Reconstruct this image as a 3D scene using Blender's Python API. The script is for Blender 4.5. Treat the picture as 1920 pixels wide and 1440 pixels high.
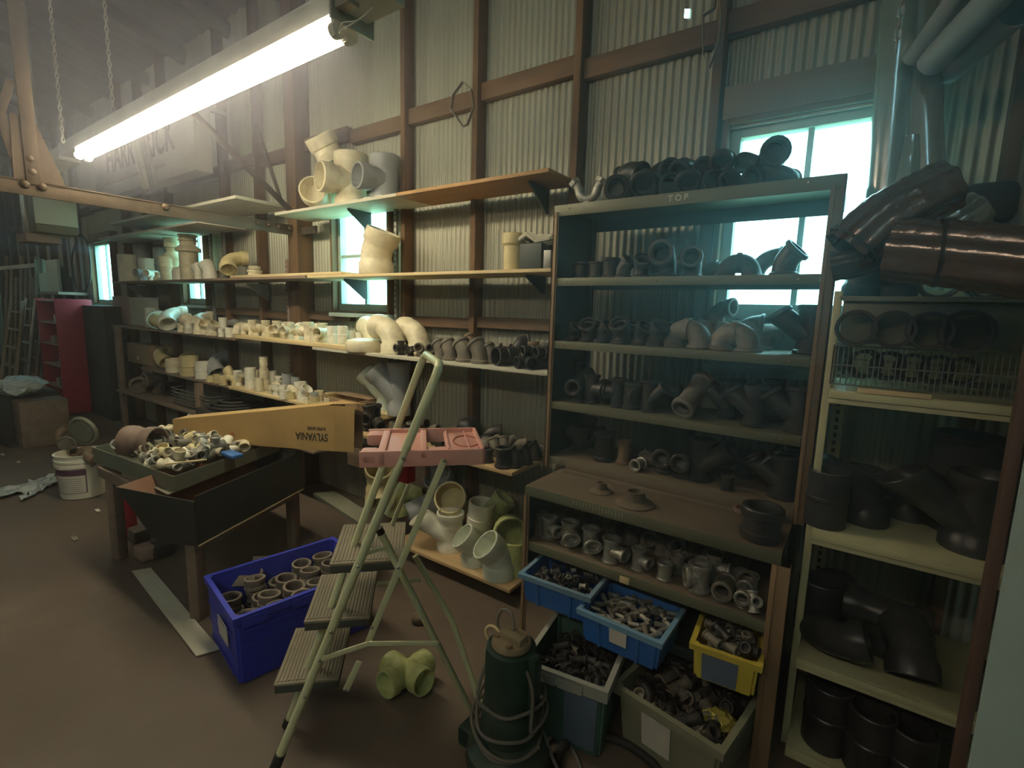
import bpy, bmesh, math, random
from mathutils import Vector, Matrix, Euler
S = bpy.context.scene
for o in list(bpy.data.objects): bpy.data.objects.remove(o)
COL = S.collection
rnd = random.Random(7)
PI = math.pi
def rad(d): return d*PI/180
# ------------------------------------------------------------------ camera
F = 930.0; H = 1.6
PITCH, YAW, ROLL = rad(8.27), rad(35.0), rad(1.66)
cy_, sy_ = math.cos(YAW), math.sin(YAW)
fwd = Vector((-sy_*math.cos(PITCH), cy_*math.cos(PITCH), -math.sin(PITCH)))
rt = Vector((cy_, sy_, 0)); upv = rt.cross(fwd)
cr, sr = math.cos(ROLL), math.sin(ROLL)
CR = cr*rt + sr*upv; CU = -sr*rt + cr*upv; CB = -fwd
CAM = Vector((0, 0, H))
cam = bpy.data.cameras.new('camera'); camo = bpy.data.objects.new('camera', cam); COL.objects.link(camo)
cam.sensor_width = 36; cam.lens = F/1920*36; cam.clip_start = .05; cam.clip_end = 200
M = Matrix((CR, CU, CB)).transposed().to_4x4(); M.translation = CAM
camo.matrix_world = M; S.camera = camo
# ------------------------------------------------------------------ light
w = bpy.data.worlds.new('sky'); S.world = w; w.use_nodes = True
bg = w.node_tree.nodes['Background']; bg.inputs[0].default_value = (.42, .90, 1.0, 1); bg.inputs[1].default_value = 8.0
S.view_settings.view_transform = 'Standard'; S.view_settings.look = 'None'
S.view_settings.gamma = 1; S.view_settings.exposure = 0.85; S.view_settings.use_curve_mapping = False
TUBE_POWER = 27.0
HAZE = 0.03
# ------------------------------------------------------------------ pixel <-> place helpers
def ray(x, y): return CR*((x-960)/F) - CU*((y-720)/F) - CB
def atY(x, y, Y): d = ray(x, y); return CAM + d*(Y/d.y)
def atZ(x, y, Z): d = ray(x, y); return CAM + d*((Z-H)/d.z)
def atX(x, y, X): d = ray(x, y); return CAM + d*(X/d.x)
def pr(p):
    d = Vector(p)-CAM; return 960+F*d.dot(CR)/-d.dot(CB), 720-F*d.dot(CU)/-d.dot(CB)
def depth(p): return -(Vector(p)-CAM).dot(CB)
def XofPx(px, Y, Z):
    d0 = Vector((0, Y, Z))-CAM; k = (px-960)/F
    return (-(d0.dot(CR)) - k*d0.dot(CB)) / (CR.x + k*CB.x)
# ------------------------------------------------------------------ materials
def mat(name, col, rough=.7, metal=0., noise=.25, scale=12., dust=None, dcol=(.35,.3,.24), bump=0., spec=.5, rnd_amt=.0, stretch=(1,1,1), trans=0.):
    m = bpy.data.materials.new(name); m.use_nodes = True; nt = m.node_tree; N = nt.nodes; L = nt.links
    b = N['Principled BSDF']; b.inputs['Roughness'].default_value = rough; b.inputs['Metallic'].default_value = metal
    b.inputs['Specular IOR Level'].default_value = spec
    tc = N.new('ShaderNodeTexCoord'); mp = N.new('ShaderNodeMapping'); mp.inputs['Scale'].default_value = stretch
    oi = N.new('ShaderNodeObjectInfo'); ad = N.new('ShaderNodeVectorMath'); ad.operation = 'ADD'
    sc = N.new('ShaderNodeVectorMath'); sc.operation = 'SCALE'; sc.inputs[0].default_value = (13., 7., 5.)
    L.new(oi.outputs['Random'], sc.inputs['Scale']); L.new(tc.outputs['Object'], ad.inputs[0]); L.new(sc.outputs[0], ad.inputs[1])
    L.new(ad.outputs[0], mp.inputs[0])
    n = N.new('ShaderNodeTexNoise'); n.inputs['Scale'].default_value = scale; n.inputs['Detail'].default_value = 5
    n.inputs['Roughness'].default_value = .65; L.new(mp.outputs[0], n.inputs['Vector'])
    mr = N.new('ShaderNodeMapRange'); mr.inputs[1].default_value = .3; mr.inputs[2].default_value = .7
    mr.inputs[3].default_value = 1-noise; mr.inputs[4].default_value = 1+noise*.6; L.new(n.outputs[0], mr.inputs[0])
    mul = N.new('ShaderNodeVectorMath'); mul.operation = 'SCALE'; mul.inputs[0].default_value = col[:3]
    L.new(mr.outputs[0], mul.inputs['Scale']); out = mul.outputs[0]
    if rnd_amt:
        m2 = N.new('ShaderNodeMapRange'); m2.inputs[3].default_value = 1-rnd_amt; m2.inputs[4].default_value = 1+rnd_amt
        L.new(oi.outputs['Random'], m2.inputs[0]); s2 = N.new('ShaderNodeVectorMath'); s2.operation = 'SCALE'
        L.new(out, s2.inputs[0]); L.new(m2.outputs[0], s2.inputs['Scale']); out = s2.outputs[0]
    if dust:
        n2 = N.new('ShaderNodeTexNoise'); n2.inputs['Scale'].default_value = scale*.35; n2.inputs['Detail'].default_value = 6
        L.new(mp.outputs[0], n2.inputs['Vector']); r2 = N.new('ShaderNodeMapRange'); r2.inputs[1].default_value = .42; r2.inputs[2].default_value = .68
        r2.inputs[4].default_value = dust; L.new(n2.outputs[0], r2.inputs[0])
        mx = N.new('ShaderNodeMix'); mx.data_type = 'RGBA'; L.new(r2.outputs[0], mx.inputs['Factor']); L.new(out, mx.inputs['A'])
        mx.inputs['B'].default_value = (*dcol, 1); out = mx.outputs['Result']
    L.new(out, b.inputs['Base Color'])
    if bump:
        bp = N.new('ShaderNodeBump'); bp.inputs['Strength'].default_value = bump; bp.inputs['Distance'].default_value = .01
        L.new(n.outputs[0], bp.inputs['Height']); L.new(bp.outputs[0], b.inputs['Normal'])
    if trans: b.inputs['Transmission Weight'].default_value = trans
    return m
def emat(name, col, st):
    m = bpy.data.materials.new(name); m.use_nodes = True; nt = m.node_tree
    e = nt.nodes.new('ShaderNodeEmission'); e.inputs[0].default_value = (*col, 1); e.inputs[1].default_value = st
    nt.links.new(e.outputs[0], nt.nodes['Material Output'].inputs[0]); return m
def glassmat(name, tint, t=.85, rough=.1):
    m = bpy.data.materials.new(name); m.use_nodes = True; nt = m.node_tree; N = nt.nodes
    a = N.new('ShaderNodeBsdfTransparent'); a.inputs[0].default_value = (*tint, 1)
    g = N.new('ShaderNodeBsdfGlossy'); g.inputs['Roughness'].default_value = rough
    x = N.new('ShaderNodeMixShader'); x.inputs[0].default_value = 1-t
    nt.links.new(a.outputs[0], x.inputs[1]); nt.links.new(g.outputs[0], x.inputs[2]); nt.links.new(x.outputs[0], N['Material Output'].inputs[0])
    return m
MT = dict(
 pvc=mat('cream_pvc', (.76,.69,.49), .42, 0, .14, 2.2, .6, (.46,.39,.25), rnd_amt=.1),
 pvcw=mat('white_pvc', (.80,.78,.66), .38, 0, .1, 2.2, .4, (.5,.44,.32), rnd_amt=.06),
 pvcy=mat('yellowed_pvc', (.66,.56,.30), .45, 0, .15, 1.2, .4, (.42,.34,.16), rnd_amt=.1),
 pvcg=mat('grey_pvc', (.34,.36,.36), .42, 0, .12, 1.2, .3, (.3,.28,.24), rnd_amt=.08),
 pvcgreen=mat('lime_stained_pvc', (.56,.60,.26), .4, 0, .25, 1.5, .6, (.28,.30,.10)),
 pale=mat('pale_green_pvc', (.66,.72,.60), .35, 0, .08, 1.2, .25, (.5,.5,.38)),
 iron=mat('black_iron', (.036,.035,.036), .42, .35, .35, 2.2, .6, (.10,.082,.066), bump=.25, rnd_amt=.25),
 dusty=mat('dusty_iron', (.17,.15,.12), .62, .15, .3, 2.0, .6, (.26,.22,.17), bump=.25, rnd_amt=.18),
 galv=mat('galvanised_iron', (.42,.41,.36), .42, .55, .3, 2.5, .5, (.26,.22,.16), bump=.25, rnd_amt=.12),
 abs=mat('black_abs', (.036,.035,.038), .35, 0, .3, 1.5, .4, (.09,.085,.075), rnd_amt=.2),
 bronze=mat('brown_castings', (.20,.13,.08), .6, .2, .3, 2.0, .5, (.16,.12,.09), bump=.2),
 brownpipe=mat('brown_clay_pipe', (.20,.13,.10), .6, 0, .2, 2.0, .4, (.26,.20,.15)),
 ringm=mat('rubber_grey_ring', (.17,.14,.11), .7, 0, .3, 2.0, .5, (.28,.23,.17), rnd_amt=.25),
 stud=mat('stud_wood', (.165,.092,.042), .8, 0, .4, 5, .45, (.085,.055,.034), stretch=(3,3,.4)),
 girt=mat('girt_wood', (.14,.08,.044), .8, 0, .45, 5, .5, (.20,.14,.085), stretch=(.4,3,3)),
 tin=mat('corrugated_tin', (.40,.40,.32), .5, .35, .12, 3, .45, (.30,.27,.20), stretch=(2,2,.3)),
 roof=mat('roof_tin', (.15,.145,.145), .7, .1, .2, 2),
 dark=mat('dark_boards', (.05,.045,.04), .9, 0, .3, 3),
 floor=mat('stained_concrete', (.16,.12,.088), .6, 0, .3, 1.3, .75, (.09,.068,.052), bump=.08),
 ply=mat('plywood', (.60,.42,.22), .65, 0, .2, 3, .4, (.40,.27,.13), stretch=(.5,4,4)),
 plyw=mat('pale_laminate', (.55,.53,.42), .6, 0, .15, 3, .4, (.40,.36,.26), stretch=(.6,3,3)),
 orange=mat('orange_shelf_board', (.42,.23,.085), .6, 0, .2, 3, .4, (.30,.17,.07), stretch=(.5,4,4)),
 board=mat('yellow_pine', (.70,.55,.30), .65, 0, .2, 3, .35, (.50,.37,.18), stretch=(.4,5,5)),
 brownb=mat('brown_board', (.24,.17,.12), .75, 0, .3, 3, .4, (.15,.11,.08), stretch=(.5,4,4)),
 rackf=mat('olive_rack_steel', (.15,.155,.10), .5, .2, .2, 3, .5, (.20,.16,.09)),
 rackd=mat('dark_rack_panel', (.055,.065,.062), .55, .2, .2, 3),
 rackp=mat('rusty_rack_post', (.30,.20,.11), .6, .2, .35, 4, .6, (.16,.09,.05), stretch=(2,2,.5)),
 rackt=mat('brown_dusty_steel', (.155,.115,.08), .7, .1, .3, 3, .6, (.22,.17,.12)),
 palesh=mat('pale_green_shelf', (.60,.60,.36), .55, .1, .15, 3, .4, (.42,.38,.22)),
 beam=mat('rusty_steel_beam', (.115,.08,.055), .6, .35, .35, 6, .5, (.13,.08,.05), bump=.2),
 steel=mat('grey_steel', (.30,.30,.28), .45, .5, .2, 5, .4, (.2,.18,.15)),
 white=mat('white_enamel', (.62,.60,.52), .5, 0, .15, 4, .4, (.36,.32,.24)),
 sash=mat('window_paint', (.36,.42,.36), .6, 0, .2, 6, .4, (.22,.22,.18)),
 red=mat('red_painted_panel', (.40,.025,.045), .5, 0, .15, 2),
 crate=mat('blue_plastic', (.035,.05,.50), .45, 0, .15, 4, .25, (.08,.08,.2)),
 bin=mat('blue_bin_plastic', (.035,.15,.46), .45, 0, .15, 4, .35, (.10,.14,.2)),
 binrim=mat('dusty_blue_rim', (.18,.33,.47), .55, 0, .15, 4, .4, (.2,.22,.22)),
 totem=mat('grey_green_tote', (.25,.25,.17), .55, 0, .2, 3, .4, (.18,.16,.1)),
 totegreen=mat('dark_green_tote', (.06,.13,.10), .5, 0, .2, 3, .3, (.1,.1,.08)),
 lidgrey=mat('grey_tote_rim', (.42,.42,.36), .5, 0, .15, 4, .4, (.25,.23,.18)),
 bluegrey=mat('blue_grey_plastic', (.13,.17,.24), .55, 0, .15, 4, .3, (.2,.2,.2)),
 yellowp=mat('yellow_tub', (.65,.50,.06), .5, 0, .15, 3, .3, (.35,.28,.1)),
 card=mat('cardboard', (.50,.32,.12), .8, 0, .2, 3, .6, (.34,.22,.09)),
 cardd=mat('brown_cardboard', (.30,.20,.12), .85, 0, .2, 3, .4, (.2,.14,.09)),
 pinkb=mat('pinkish_board', (.34,.24,.20), .8, 0, .2, 3, .4, (.28,.2,.16)),
 rail=mat('cream_green_enamel', (.66,.68,.42), .38, .1, .08, 3, .3, (.36,.36,.2)),
 stepm=mat('ribbed_grey_step', (.26,.225,.16), .8, 0, .25, 6, .6, (.16,.14,.10)),
 stepd=mat('step_edge', (.06,.065,.055), .6, 0, .2, 6),
 pink=mat('faded_pink_plastic', (.74,.38,.31), .5, 0, .12, 3, .5, (.66,.47,.33)),
 redp=mat('red_plastic', (.45,.02,.03), .45, 0, .1, 3),
 rubber=mat('black_rubber', (.03,.028,.026), .7, 0, .2, 4),
 ink=mat('black_ink', (.03,.025,.02), .8, 0, .1, 4),
 paint=mat('stencil_paint', (.62,.60,.45), .8, 0, .15, 6),
 paper=mat('paper_label', (.62,.58,.50), .8, 0, .1, 6, .4, (.45,.4,.32)),
 darkgreen=mat('dark_green_casting', (.018,.05,.038), .35, .2, .4, 3, .45, (.12,.13,.09), bump=.2),
 rustp=mat('rusty_top_plate', (.25,.17,.10), .7, .3, .35, 6, .6, (.40,.36,.22)),
 cord=mat('grey_cord', (.13,.12,.10), .65, 0, .2, 6, .4, (.2,.18,.14)),
 copper=mat('rust_red_sheet', (.27,.13,.07), .6, .1, .3, 3, .6, (.15,.08,.05)),
 tray=mat('grey_green_steel_tray', (.17,.18,.13), .6, .2, .2, 3, .5, (.24,.21,.15)),
 blacksheet=mat('black_sheet_steel', (.035,.036,.030), .5, .2, .2, 3, .4, (.07,.055,.04)),
 plastic=mat('clear_plastic_wrap', (.55,.58,.55), .18, 0, .2, 5, spec=.8),
 slick=mat('wrapped_brown_downspout', (.27,.215,.195), .2, .7, .15, 30, .25, (.3,.25,.2), bump=.25, spec=.9),
 teal=mat('pale_teal_panel', (.45,.58,.54), .5, .1, .12, 2, .4, (.34,.44,.4)),
 brownpost=mat('dark_red_post', (.105,.058,.042), .6, 0, .2, 3),
 concrete=mat('outside_ground', (.45,.5,.35), .9),
 purple=mat('purple_print', (.10,.04,.08), .6, 0, .15, 4),
  signm=mat('weathered_sign_face', (.36,.35,.32), .7, 0, .2, 4, .5, (.25,.24,.22)),
 wire=mat('steel_wire', (.30,.30,.26), .4, .6, .1, 5),
 orangec=mat('orange_cup', (.5,.12,.06), .5),
 ladderw=mat('weathered_wood', (.26,.19,.13), .8, 0, .3, 5, .5, (.4,.32,.22), stretch=(3,3,.4)),
)
MT['glass'] = glassmat('window_glass', (.93,1,.98), .93)
MT['film'] = glassmat('clear_film', (.8,.85,.8), .55, .2)
# ------------------------------------------------------------------ objects
def tag(o, label=None, cat=None, group=None, kind=None):
    if label: o['label'] = label
    if cat: o['category'] = cat
    if group: o['group'] = group
    if kind: o['kind'] = kind
    return o
def finish(bm, name, m, parent=None, smooth=35):
    me = bpy.data.meshes.new(name)
    bmesh.ops.recalc_face_normals(bm, faces=bm.faces[:]) if False else None
    bm.to_mesh(me); bm.free()
    if smooth:
        for p in me.polygons: p.use_smooth = True
        me.set_sharp_from_angle(angle=rad(smooth))
    for mm in (m if isinstance(m, (list, tuple)) else [m]): me.materials.append(MT[mm] if isinstance(mm, str) else mm)
    o = bpy.data.objects.new(name, me); COL.objects.link(o)
    if parent: o.parent = parent
    return o
def empty(name, loc=(0,0,0), rz=0, **k):
    o = bpy.data.objects.new(name, None); COL.objects.link(o); o.location = loc; o.rotation_euler = (0,0,rz); o.empty_display_size = .05
    tag(o, **k); return o
def bx(bm, x0, x1, y0, y1, z0, z1, bev=0.):
    T = Matrix.Translation(((x0+x1)/2, (y0+y1)/2, (z0+z1)/2)) @ Matrix.Diagonal((abs(x1-x0), abs(y1-y0), abs(z1-z0), 1))
    r = bmesh.ops.create_cube(bm, size=1, matrix=T)
    if bev:
        es = list({e for v in r['verts'] for e in v.link_edges})
        bmesh.ops.bevel(bm, geom=es, offset=bev, segments=2, affect='EDGES', profile=.5)
def box(name, m, x0, x1, y0, y1, z0, z1, parent=None, bev=.002, **k):
    bm = bmesh.new(); bx(bm, x0, x1, y0, y1, z0, z1, bev); o = finish(bm, name, m, parent, 30); tag(o, **k); return o
def frames(pts):
    T = []
    for i in range(len(pts)):
        a = pts[max(i-1, 0)]; b = pts[min(i+1, len(pts)-1)]
        T.append((b-a).normalized())
    n = T[0].orthogonal().normalized()
    if abs(T[0].z) > .99: n = Vector((1,0,0))
    out = []
    for t in T:
        n = (n - t*n.dot(t)).normalized(); out.append((t, n, t.cross(n)))
    return out
def skin(bm, pts, rs, seg=16, flip=False, cap0=False, cap1=False, mi=0, flat=None):
    pts = [Vector(p) for p in pts]; fr = frames(pts); rings = []
    for p, r, (t, n, b) in zip(pts, rs, fr):
        ring = []
        for k in range(seg):
            a = 2*PI*k/seg
            rr = r*(flat[k % len(flat)] if flat else 1)
            ring.append(bm.verts.new(p + (n*math.cos(a) + b*math.sin(a))*rr))
        rings.append(ring)
    for i in range(len(rings)-1):
        for k in range(seg):
            q = [rings[i][k], rings[i][(k+1) % seg], rings[i+1][(k+1) % seg], rings[i+1][k]]
            if flip: q.reverse()
            bm.faces.new(q).material_index = mi
    if cap0: f = bm.faces.new(rings[0] if flip else rings[0][::-1]); f.material_index = mi
    if cap1: f = bm.faces.new(rings[-1][::-1] if flip else rings[-1]); f.material_index = mi
    return rings
def hollow(bm, pts, ro, ri, seg=20, open0=True, open1=True, d=None):
    """hollow swept pipe; ro/ri radii per point; d: bore only to that many points from each open end"""
    A = skin(bm, pts, ro, seg, cap0=not open0, cap1=not open1)
    def bore(idx, end):
        p = [pts[i] for i in idx]; r = [ri[i] for i in idx]
        B = skin(bm, p, r, seg, flip=(end == 0), cap1=True)
        # join rims
        o = A[0] if end == 0 else A[-1]
        for k in range(seg):
            q = [o[k], B[0][k], B[0][(k+1) % seg], o[(k+1) % seg]]
            if end == 1: q.reverse()
            try: bm.faces.new(q)
            except ValueError: pass
    n = len(pts)
    if open0 and open1 and d is None:
        B = skin(bm, pts, ri, seg, flip=True)
        for k in range(seg):
            bm.faces.new([A[0][k], A[0][(k+1) % seg], B[0][(k+1) % seg], B[0][k]][::-1])
            bm.faces.new([A[-1][k], A[-1][(k+1) % seg], B[-1][(k+1) % seg], B[-1][k]])
    else:
        d = d or n//2
        if open0:
            # tube from the start inwards; own frames so re-match ring by order
            p = pts[:d+1]; r = ri[:d+1]; B = skin(bm, p, r, seg, flip=True, cap1=True)
            for k in range(seg): bm.faces.new([A[0][k], B[0][k], B[0][(k+1) % seg], A[0][(k+1) % seg]])
        if open1:
            fr = frames([Vector(q) for q in pts]); B = []
            for i in range(n-1, n-2-d, -1):
                t, nn, b = fr[i]; B.append([bm.verts.new(Vector(pts[i]) + (nn*math.cos(2*PI*k/seg)+b*math.sin(2*PI*k/seg))*ri[i]) for k in range(seg)])
            for i in range(len(B)-1):
                for k in range(seg): bm.faces.new([B[i][k], B[i][(k+1) % seg], B[i+1][(k+1) % seg], B[i+1][k]])
            bm.faces.new(B[-1])
            for k in range(seg): bm.faces.new([A[-1][k], A[-1][(k+1) % seg], B[0][(k+1) % seg], B[0][k]])
def V(*a): return Vector(a)
def prof_path(pts_fn, length, prof):
    """prof: list of (s, r) with s along length; pts_fn(s)->Vector"""
    return [pts_fn(s) for s, r in prof], [r for s, r in prof]
def bendfn(l0, ang, R, l1):
    a = rad(ang); La = R*a
    def f(s):
        if s <= l0: return V(0, 0, s)
        if s <= l0+La:
            t = (s-l0)/R; return V(R-R*math.cos(t), 0, l0+R*math.sin(t))
        e = s-l0-La; return V(R-R*math.cos(a)+math.sin(a)*e, 0, l0+R*math.sin(a)+math.cos(a)*e)
    return f, l0+La+l1
def collars(L, cl, ch, style, c0=True, c1=True, nmid=7):
    """profile along length with hubs at ends: iron -> rounded bead; pvc -> long smooth socket"""
    p = []
    if c0:
        p += [(0, ch*.97), (.04, ch), (cl*.8, ch), (cl, 1 if style == 'pvc' else 1.02)] if style == 'pvc' else [(0, ch*.93), (.08, ch), (cl*.75, ch), (cl, 1.03)]
    else: p += [(0, 1)]
    a = p[-1][0]; b = L-(cl if c1 else 0)
    for i in range(1, nmid): p.append((a+(b-a)*i/nmid, 1.0 if style == 'pvc' else 1.0+.0))
    if c1:
        p += [(L-cl, 1 if style == 'pvc' else 1.03), (L-cl*.8, ch), (L-.04, ch), (L, ch*.97)] if style == 'pvc' else [(L-cl, 1.03), (L-cl*.75, ch), (L-.08, ch), (L, ch*.93)]
    else: p += [(L, 1)]
    return p
def pipe(bm, fn, L, style, T=None, c0=True, c1=True, cl=None, ch=None, open0=True, open1=True, seg=20, bore=None, d=None, nmid=7):
    cl = cl or (1.0 if style == 'pvc' else .48); ch = ch or (1.13 if style == 'pvc' else 1.2)
    bore = bore or (.88 if style == 'pvc' else .72)
    pf = collars(L, cl, ch, style, c0, c1, nmid)
    pts = [fn(s) for s, r in pf]; ro = [r for s, r in pf]
    if T: pts = [T @ p for p in pts]
    ri = []
    for s, r in pf:
        inh = (c0 and s <= cl*.8) or (c1 and s >= L-cl*.8)
        ri.append((1.0 if style == 'pvc' else .86) if inh else bore)
    hollow(bm, pts, ro, ri, seg, open0, open1, d)
PROTO = {}
def line(s): return V(0, 0, s)
def build(kind, style):
    bm = bmesh.new(); seg = 18
    if kind == 'elbow45': f, L = bendfn(.75, 45, 1.7, .75); pipe(bm, f, L, style, seg=seg, d=5)
    elif kind == 'elbow22': f, L = bendfn(1.1, 24, 2.2, 1.1); pipe(bm, f, L, style, seg=24)
    elif kind == 'elbow90': f, L = bendfn(.75, 90, 1.5, .75); pipe(bm, f, L, style, seg=seg, d=6, nmid=9)
    elif kind == 'sweep90': f, L = bendfn(.5, 90, 2.4, .5); pipe(bm, f, L, style, seg=seg, d=7, nmid=11)
    elif kind == 'ubend': 
        f, L = bendfn(.35, 180, 1.3, .35); pipe(bm, f, L, style, seg=seg, d=8, nmid=15, cl=.4)
        skin(bm, [V(1.3+a, 0, 1.65) for a in (-.28, -.26, .26, .28)], [1.02, 1.13, 1.13, 1.02], seg)
    elif kind == 'coupling' and style == 'pvc':
        pf = [(0,1.0),(.05,1.04),(1.15,1.02),(1.2,1.07),(1.35,1.07),(1.4,1.02),(2.5,1.04),(2.55,1.0)]
        hollow(bm, [V(0,0,a) for a, b in pf], [b for a, b in pf], [.9,.9,.88,.8,.8,.88,.9,.9], 22)
    elif kind == 'coupling': pipe(bm, line, 2.6, style, seg=seg, nmid=3, cl=.42)
    elif kind == 'plain': pipe(bm, line, 2.4, style, seg=24, c0=False, c1=False, nmid=2)
    elif kind == 'bell': pipe(bm, line, 3.2, style, seg=24, c0=False, c1=True, cl=1.1, ch=1.2, nmid=3)
    elif kind == 'nipple': pipe(bm, line, 5.0, style, seg=12, c0=False, c1=False, nmid=2)
    elif kind == 'ring': hollow(bm, [V(0,0,a) for a in (0,.04,.35,.4,.7,.75)], [1.0,1.04,1.04,1.14,1.14,1.1], [.8,.8,.8,.8,.84,.86], 28)
    elif kind == 'bigring': hollow(bm, [V(0,0,a) for a in (0,.05,.3,.35,.8,.85,1.15,1.2)], [1.06,1.1,1.1,.98,.98,1.12,1.12,1.07], [.8,.8,.8,.8,.8,.8,.84,.87], 28)
    elif kind == 'cap':
        skin(bm, [V(0,0,z) for z in (0,.1,.7,.95,1.1,1.18)], [1,1.05,1.05,.9,.6,.2], 20, cap1=True, cap0=True)
    elif kind == 'ribcap':
        fl = [1.0, .975, 1.0, 1.0]
        skin(bm, [V(0,0,z) for z in (0,.04,.62,.78,.88,.93)], [1,1.03,1.03,.93,.62,.2], 44, cap1=True, cap0=True, flat=fl)
    elif kind == 'reducer':
        pf = [(0,1.2),(.1,1.25),(.8,1.25),(1.2,.95),(1.8,.75),(2.0,.82),(2.4,.82),(2.5,.78)]
        hollow(bm, [V(0,0,s) for s, r in pf], [r for s, r in pf], [1.,1.,1.,.7,.55,.55,.6,.6], seg)
    elif kind == 'bushing':
        fl = None
        skin(bm, [V(0,0,0), V(0,0,.5)], [1.25,1.25], 6, cap0=True, cap1=True)
        hollow(bm, [V(0,0,s) for s in (.45,1.0,1.5)], [.95,.95,.95], [.7,.7,.7], seg)
    elif kind == 'plug':
        skin(bm, [V(0,0,0), V(0,0,.8)], [.95,1.0], seg, cap0=True, cap1=True)
        skin(bm, [V(0,0,.8), V(0,0,1.4)], [.6,.6], 4, cap0=True, cap1=True)
    elif kind == 'tee':
        pipe(bm, line, 4.2, style, seg=seg, nmid=5)
        T = Matrix.Translation((0,0,2.1)) @ Matrix.Rotation(PI/2, 4, 'Y')
        pipe(bm, lambda s: V(0,0,s+.45), 1.75, style, T=T, c0=False, seg=seg, open0=False, nmid=3, d=4)
    elif kind == 'teesmall':
        pipe(bm, line, 3.0, style, seg=seg, nmid=5)
        T = Matrix.Translation((0,0,1.5)) @ Matrix.Rotation(PI/2, 4, 'Y') @ Matrix.Diagonal((.45,.45,1,1))
        pipe(bm, lambda s: V(0,0,s+.5), 1.0, style, T=T, c0=False, seg=seg, open0=False, nmid=3, d=4)
    elif kind == 'cross':
        pipe(bm, line, 4.4, style, seg=seg, nmid=5)
        for sg in (1, -1):
            T = Matrix.Translation((0,0,2.2)) @ Matrix.Rotation(sg*PI/2, 4, 'Y')
            pipe(bm, lambda s: V(0,0,s+.45), 1.75, style, T=T, c0=False, seg=seg, open0=False, nmid=3, d=4)
    elif kind == 'wye':
        pipe(bm, line, 5.0, style, seg=seg, nmid=5)
        T = Matrix.Translation((0,0,1.6)) @ Matrix.Rotation(PI/4, 4, 'Y')
        pipe(bm, lambda s: V(0,0,s+.3), 3.3, style, T=T, c0=False, seg=seg, open0=False, nmid=4, d=4)
    elif kind == 'xfit':
        for sg in (1, -1):
            T = Matrix.Rotation(sg*rad(43), 4, 'Y') @ Matrix.Translation((0,0,-2.3))
            pipe(bm, line, 4.6, style, T=T, seg=26, nmid=5, cl=1.1, d=3)
    elif kind == 'doublewye':
        pipe(bm, line, 5.0, style, seg=24, nmid=5)
        for sg in (1, -1):
            T = Matrix.Translation((0,0,1.3)) @ Matrix.Rotation(sg*PI/3.6, 4, 'Y')
            pipe(bm, lambda s: V(0,0,s+.3), 3.0, style, T=T, c0=False, seg=24, open0=False, nmid=4, d=4)
    elif kind == 'flange':
        hollow(bm, [V(0,0,z) for z in (0,.12,.3,.5,1.4,1.5)], [2.1,2.15,1.9,1.15,1.0,1.05], [.8]*6, 24)
    elif kind == 'trap':     # return bend with three hex nuts, bent like a letter Y
        pts = []
        for i in range(13):
            a = PI + PI*i/12; pts.append(V(2.0*math.cos(a), 0, 3.1+2.0*math.sin(a)))
        pts = [V(-2.9,0,4.6), V(-2.4,0,4.0)] + pts + [V(2.4,0,4.0), V(2.9,0,4.6)]
        hollow(bm, pts, [.95]*len(pts), [.6]*len(pts), seg)
        for sg in (1, -1):
            p = V(sg*2.9,0,4.6); d = V(sg*.62,0,.78).normalized()
            hollow(bm, [p-d*.3, p-d*.2, p+d*.7, p+d*.8], [1.2,1.4,1.4,1.25], [.6,.6,.8,.8], 6)
        skin(bm, [V(0,0,0), V(0,0,.55)], [1.2,1.2], 6, cap0=True, cap1=True)
        skin(bm, [V(0,0,.5), V(0,0,1.4)], [.85,.9], seg, cap0=True, cap1=True)
    bmesh.ops.remove_doubles(bm, verts=bm.verts[:], dist=1e-5)
    me = bpy.data.meshes.new(kind)
    bm.to_mesh(me); bm.free()
    for p in me.polygons: p.use_smooth = True
    me.set_sharp_from_angle(angle=rad(38))
    return me
CATS = dict(elbow45='elbow', elbow22='elbow', elbow90='elbow', sweep90='elbow', ubend='return bend', coupling='coupling', plain='pipe piece',
            bell='pipe piece', nipple='nipple', ring='ring', bigring='ring', cap='cap', ribcap='cap', reducer='reducer', bushing='bushing',
            plug='plug', tee='tee', teesmall='tee', cross='cross', wye='wye', doublewye='wye', xfit='wye', flange='flange', trap='trap')
NAMES = dict(elbow45='pipe_elbow', elbow22='pipe_elbow', elbow90='pipe_elbow', sweep90='pipe_elbow', ubend='return_bend', coupling='pipe_coupling',
             plain='pipe_piece', bell='belled_pipe', nipple='pipe_nipple', ring='pipe_ring', bigring='pipe_ring', cap='capping_fitting', ribcap='capping_fitting',
             reducer='pipe_reducer', bushing='pipe_bushing', plug='pipe_plug', tee='pipe_tee', teesmall='pipe_tee', cross='pipe_cross', wye='pipe_wye',
             doublewye='double_wye', xfit='double_wye', flange='floor_flange', trap='return_trap')
WORDS = dict(elbow45='angled elbow', elbow22='slightly bent elbow', elbow90='right-angle elbow', sweep90='long-sweep elbow', ubend='return bend',
             coupling='coupling', plain='plain pipe piece', bell='belled pipe piece', nipple='nipple', ring='ring', bigring='ring collar', cap='domed cap',
             ribcap='ribbed cap', reducer='reducer', bushing='hex bushing', plug='square-head plug', tee='tee', teesmall='tee with small side outlet',
             cross='cross', wye='wye branch', doublewye='double wye', xfit='double wye', flange='floor flange', trap='forked return trap')
MATW = dict(pvc='cream plastic', pvcw='white plastic', pvcy='yellowed plastic', pvcg='grey plastic', pvcgreen='lime-stained plastic', pale='pale green plastic',
            iron='black iron', dusty='dusty grey iron', galv='galvanised', abs='black plastic', bronze='brown cast', brownpipe='brown clay', ringm='grey-brown',
            white='white')
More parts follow.
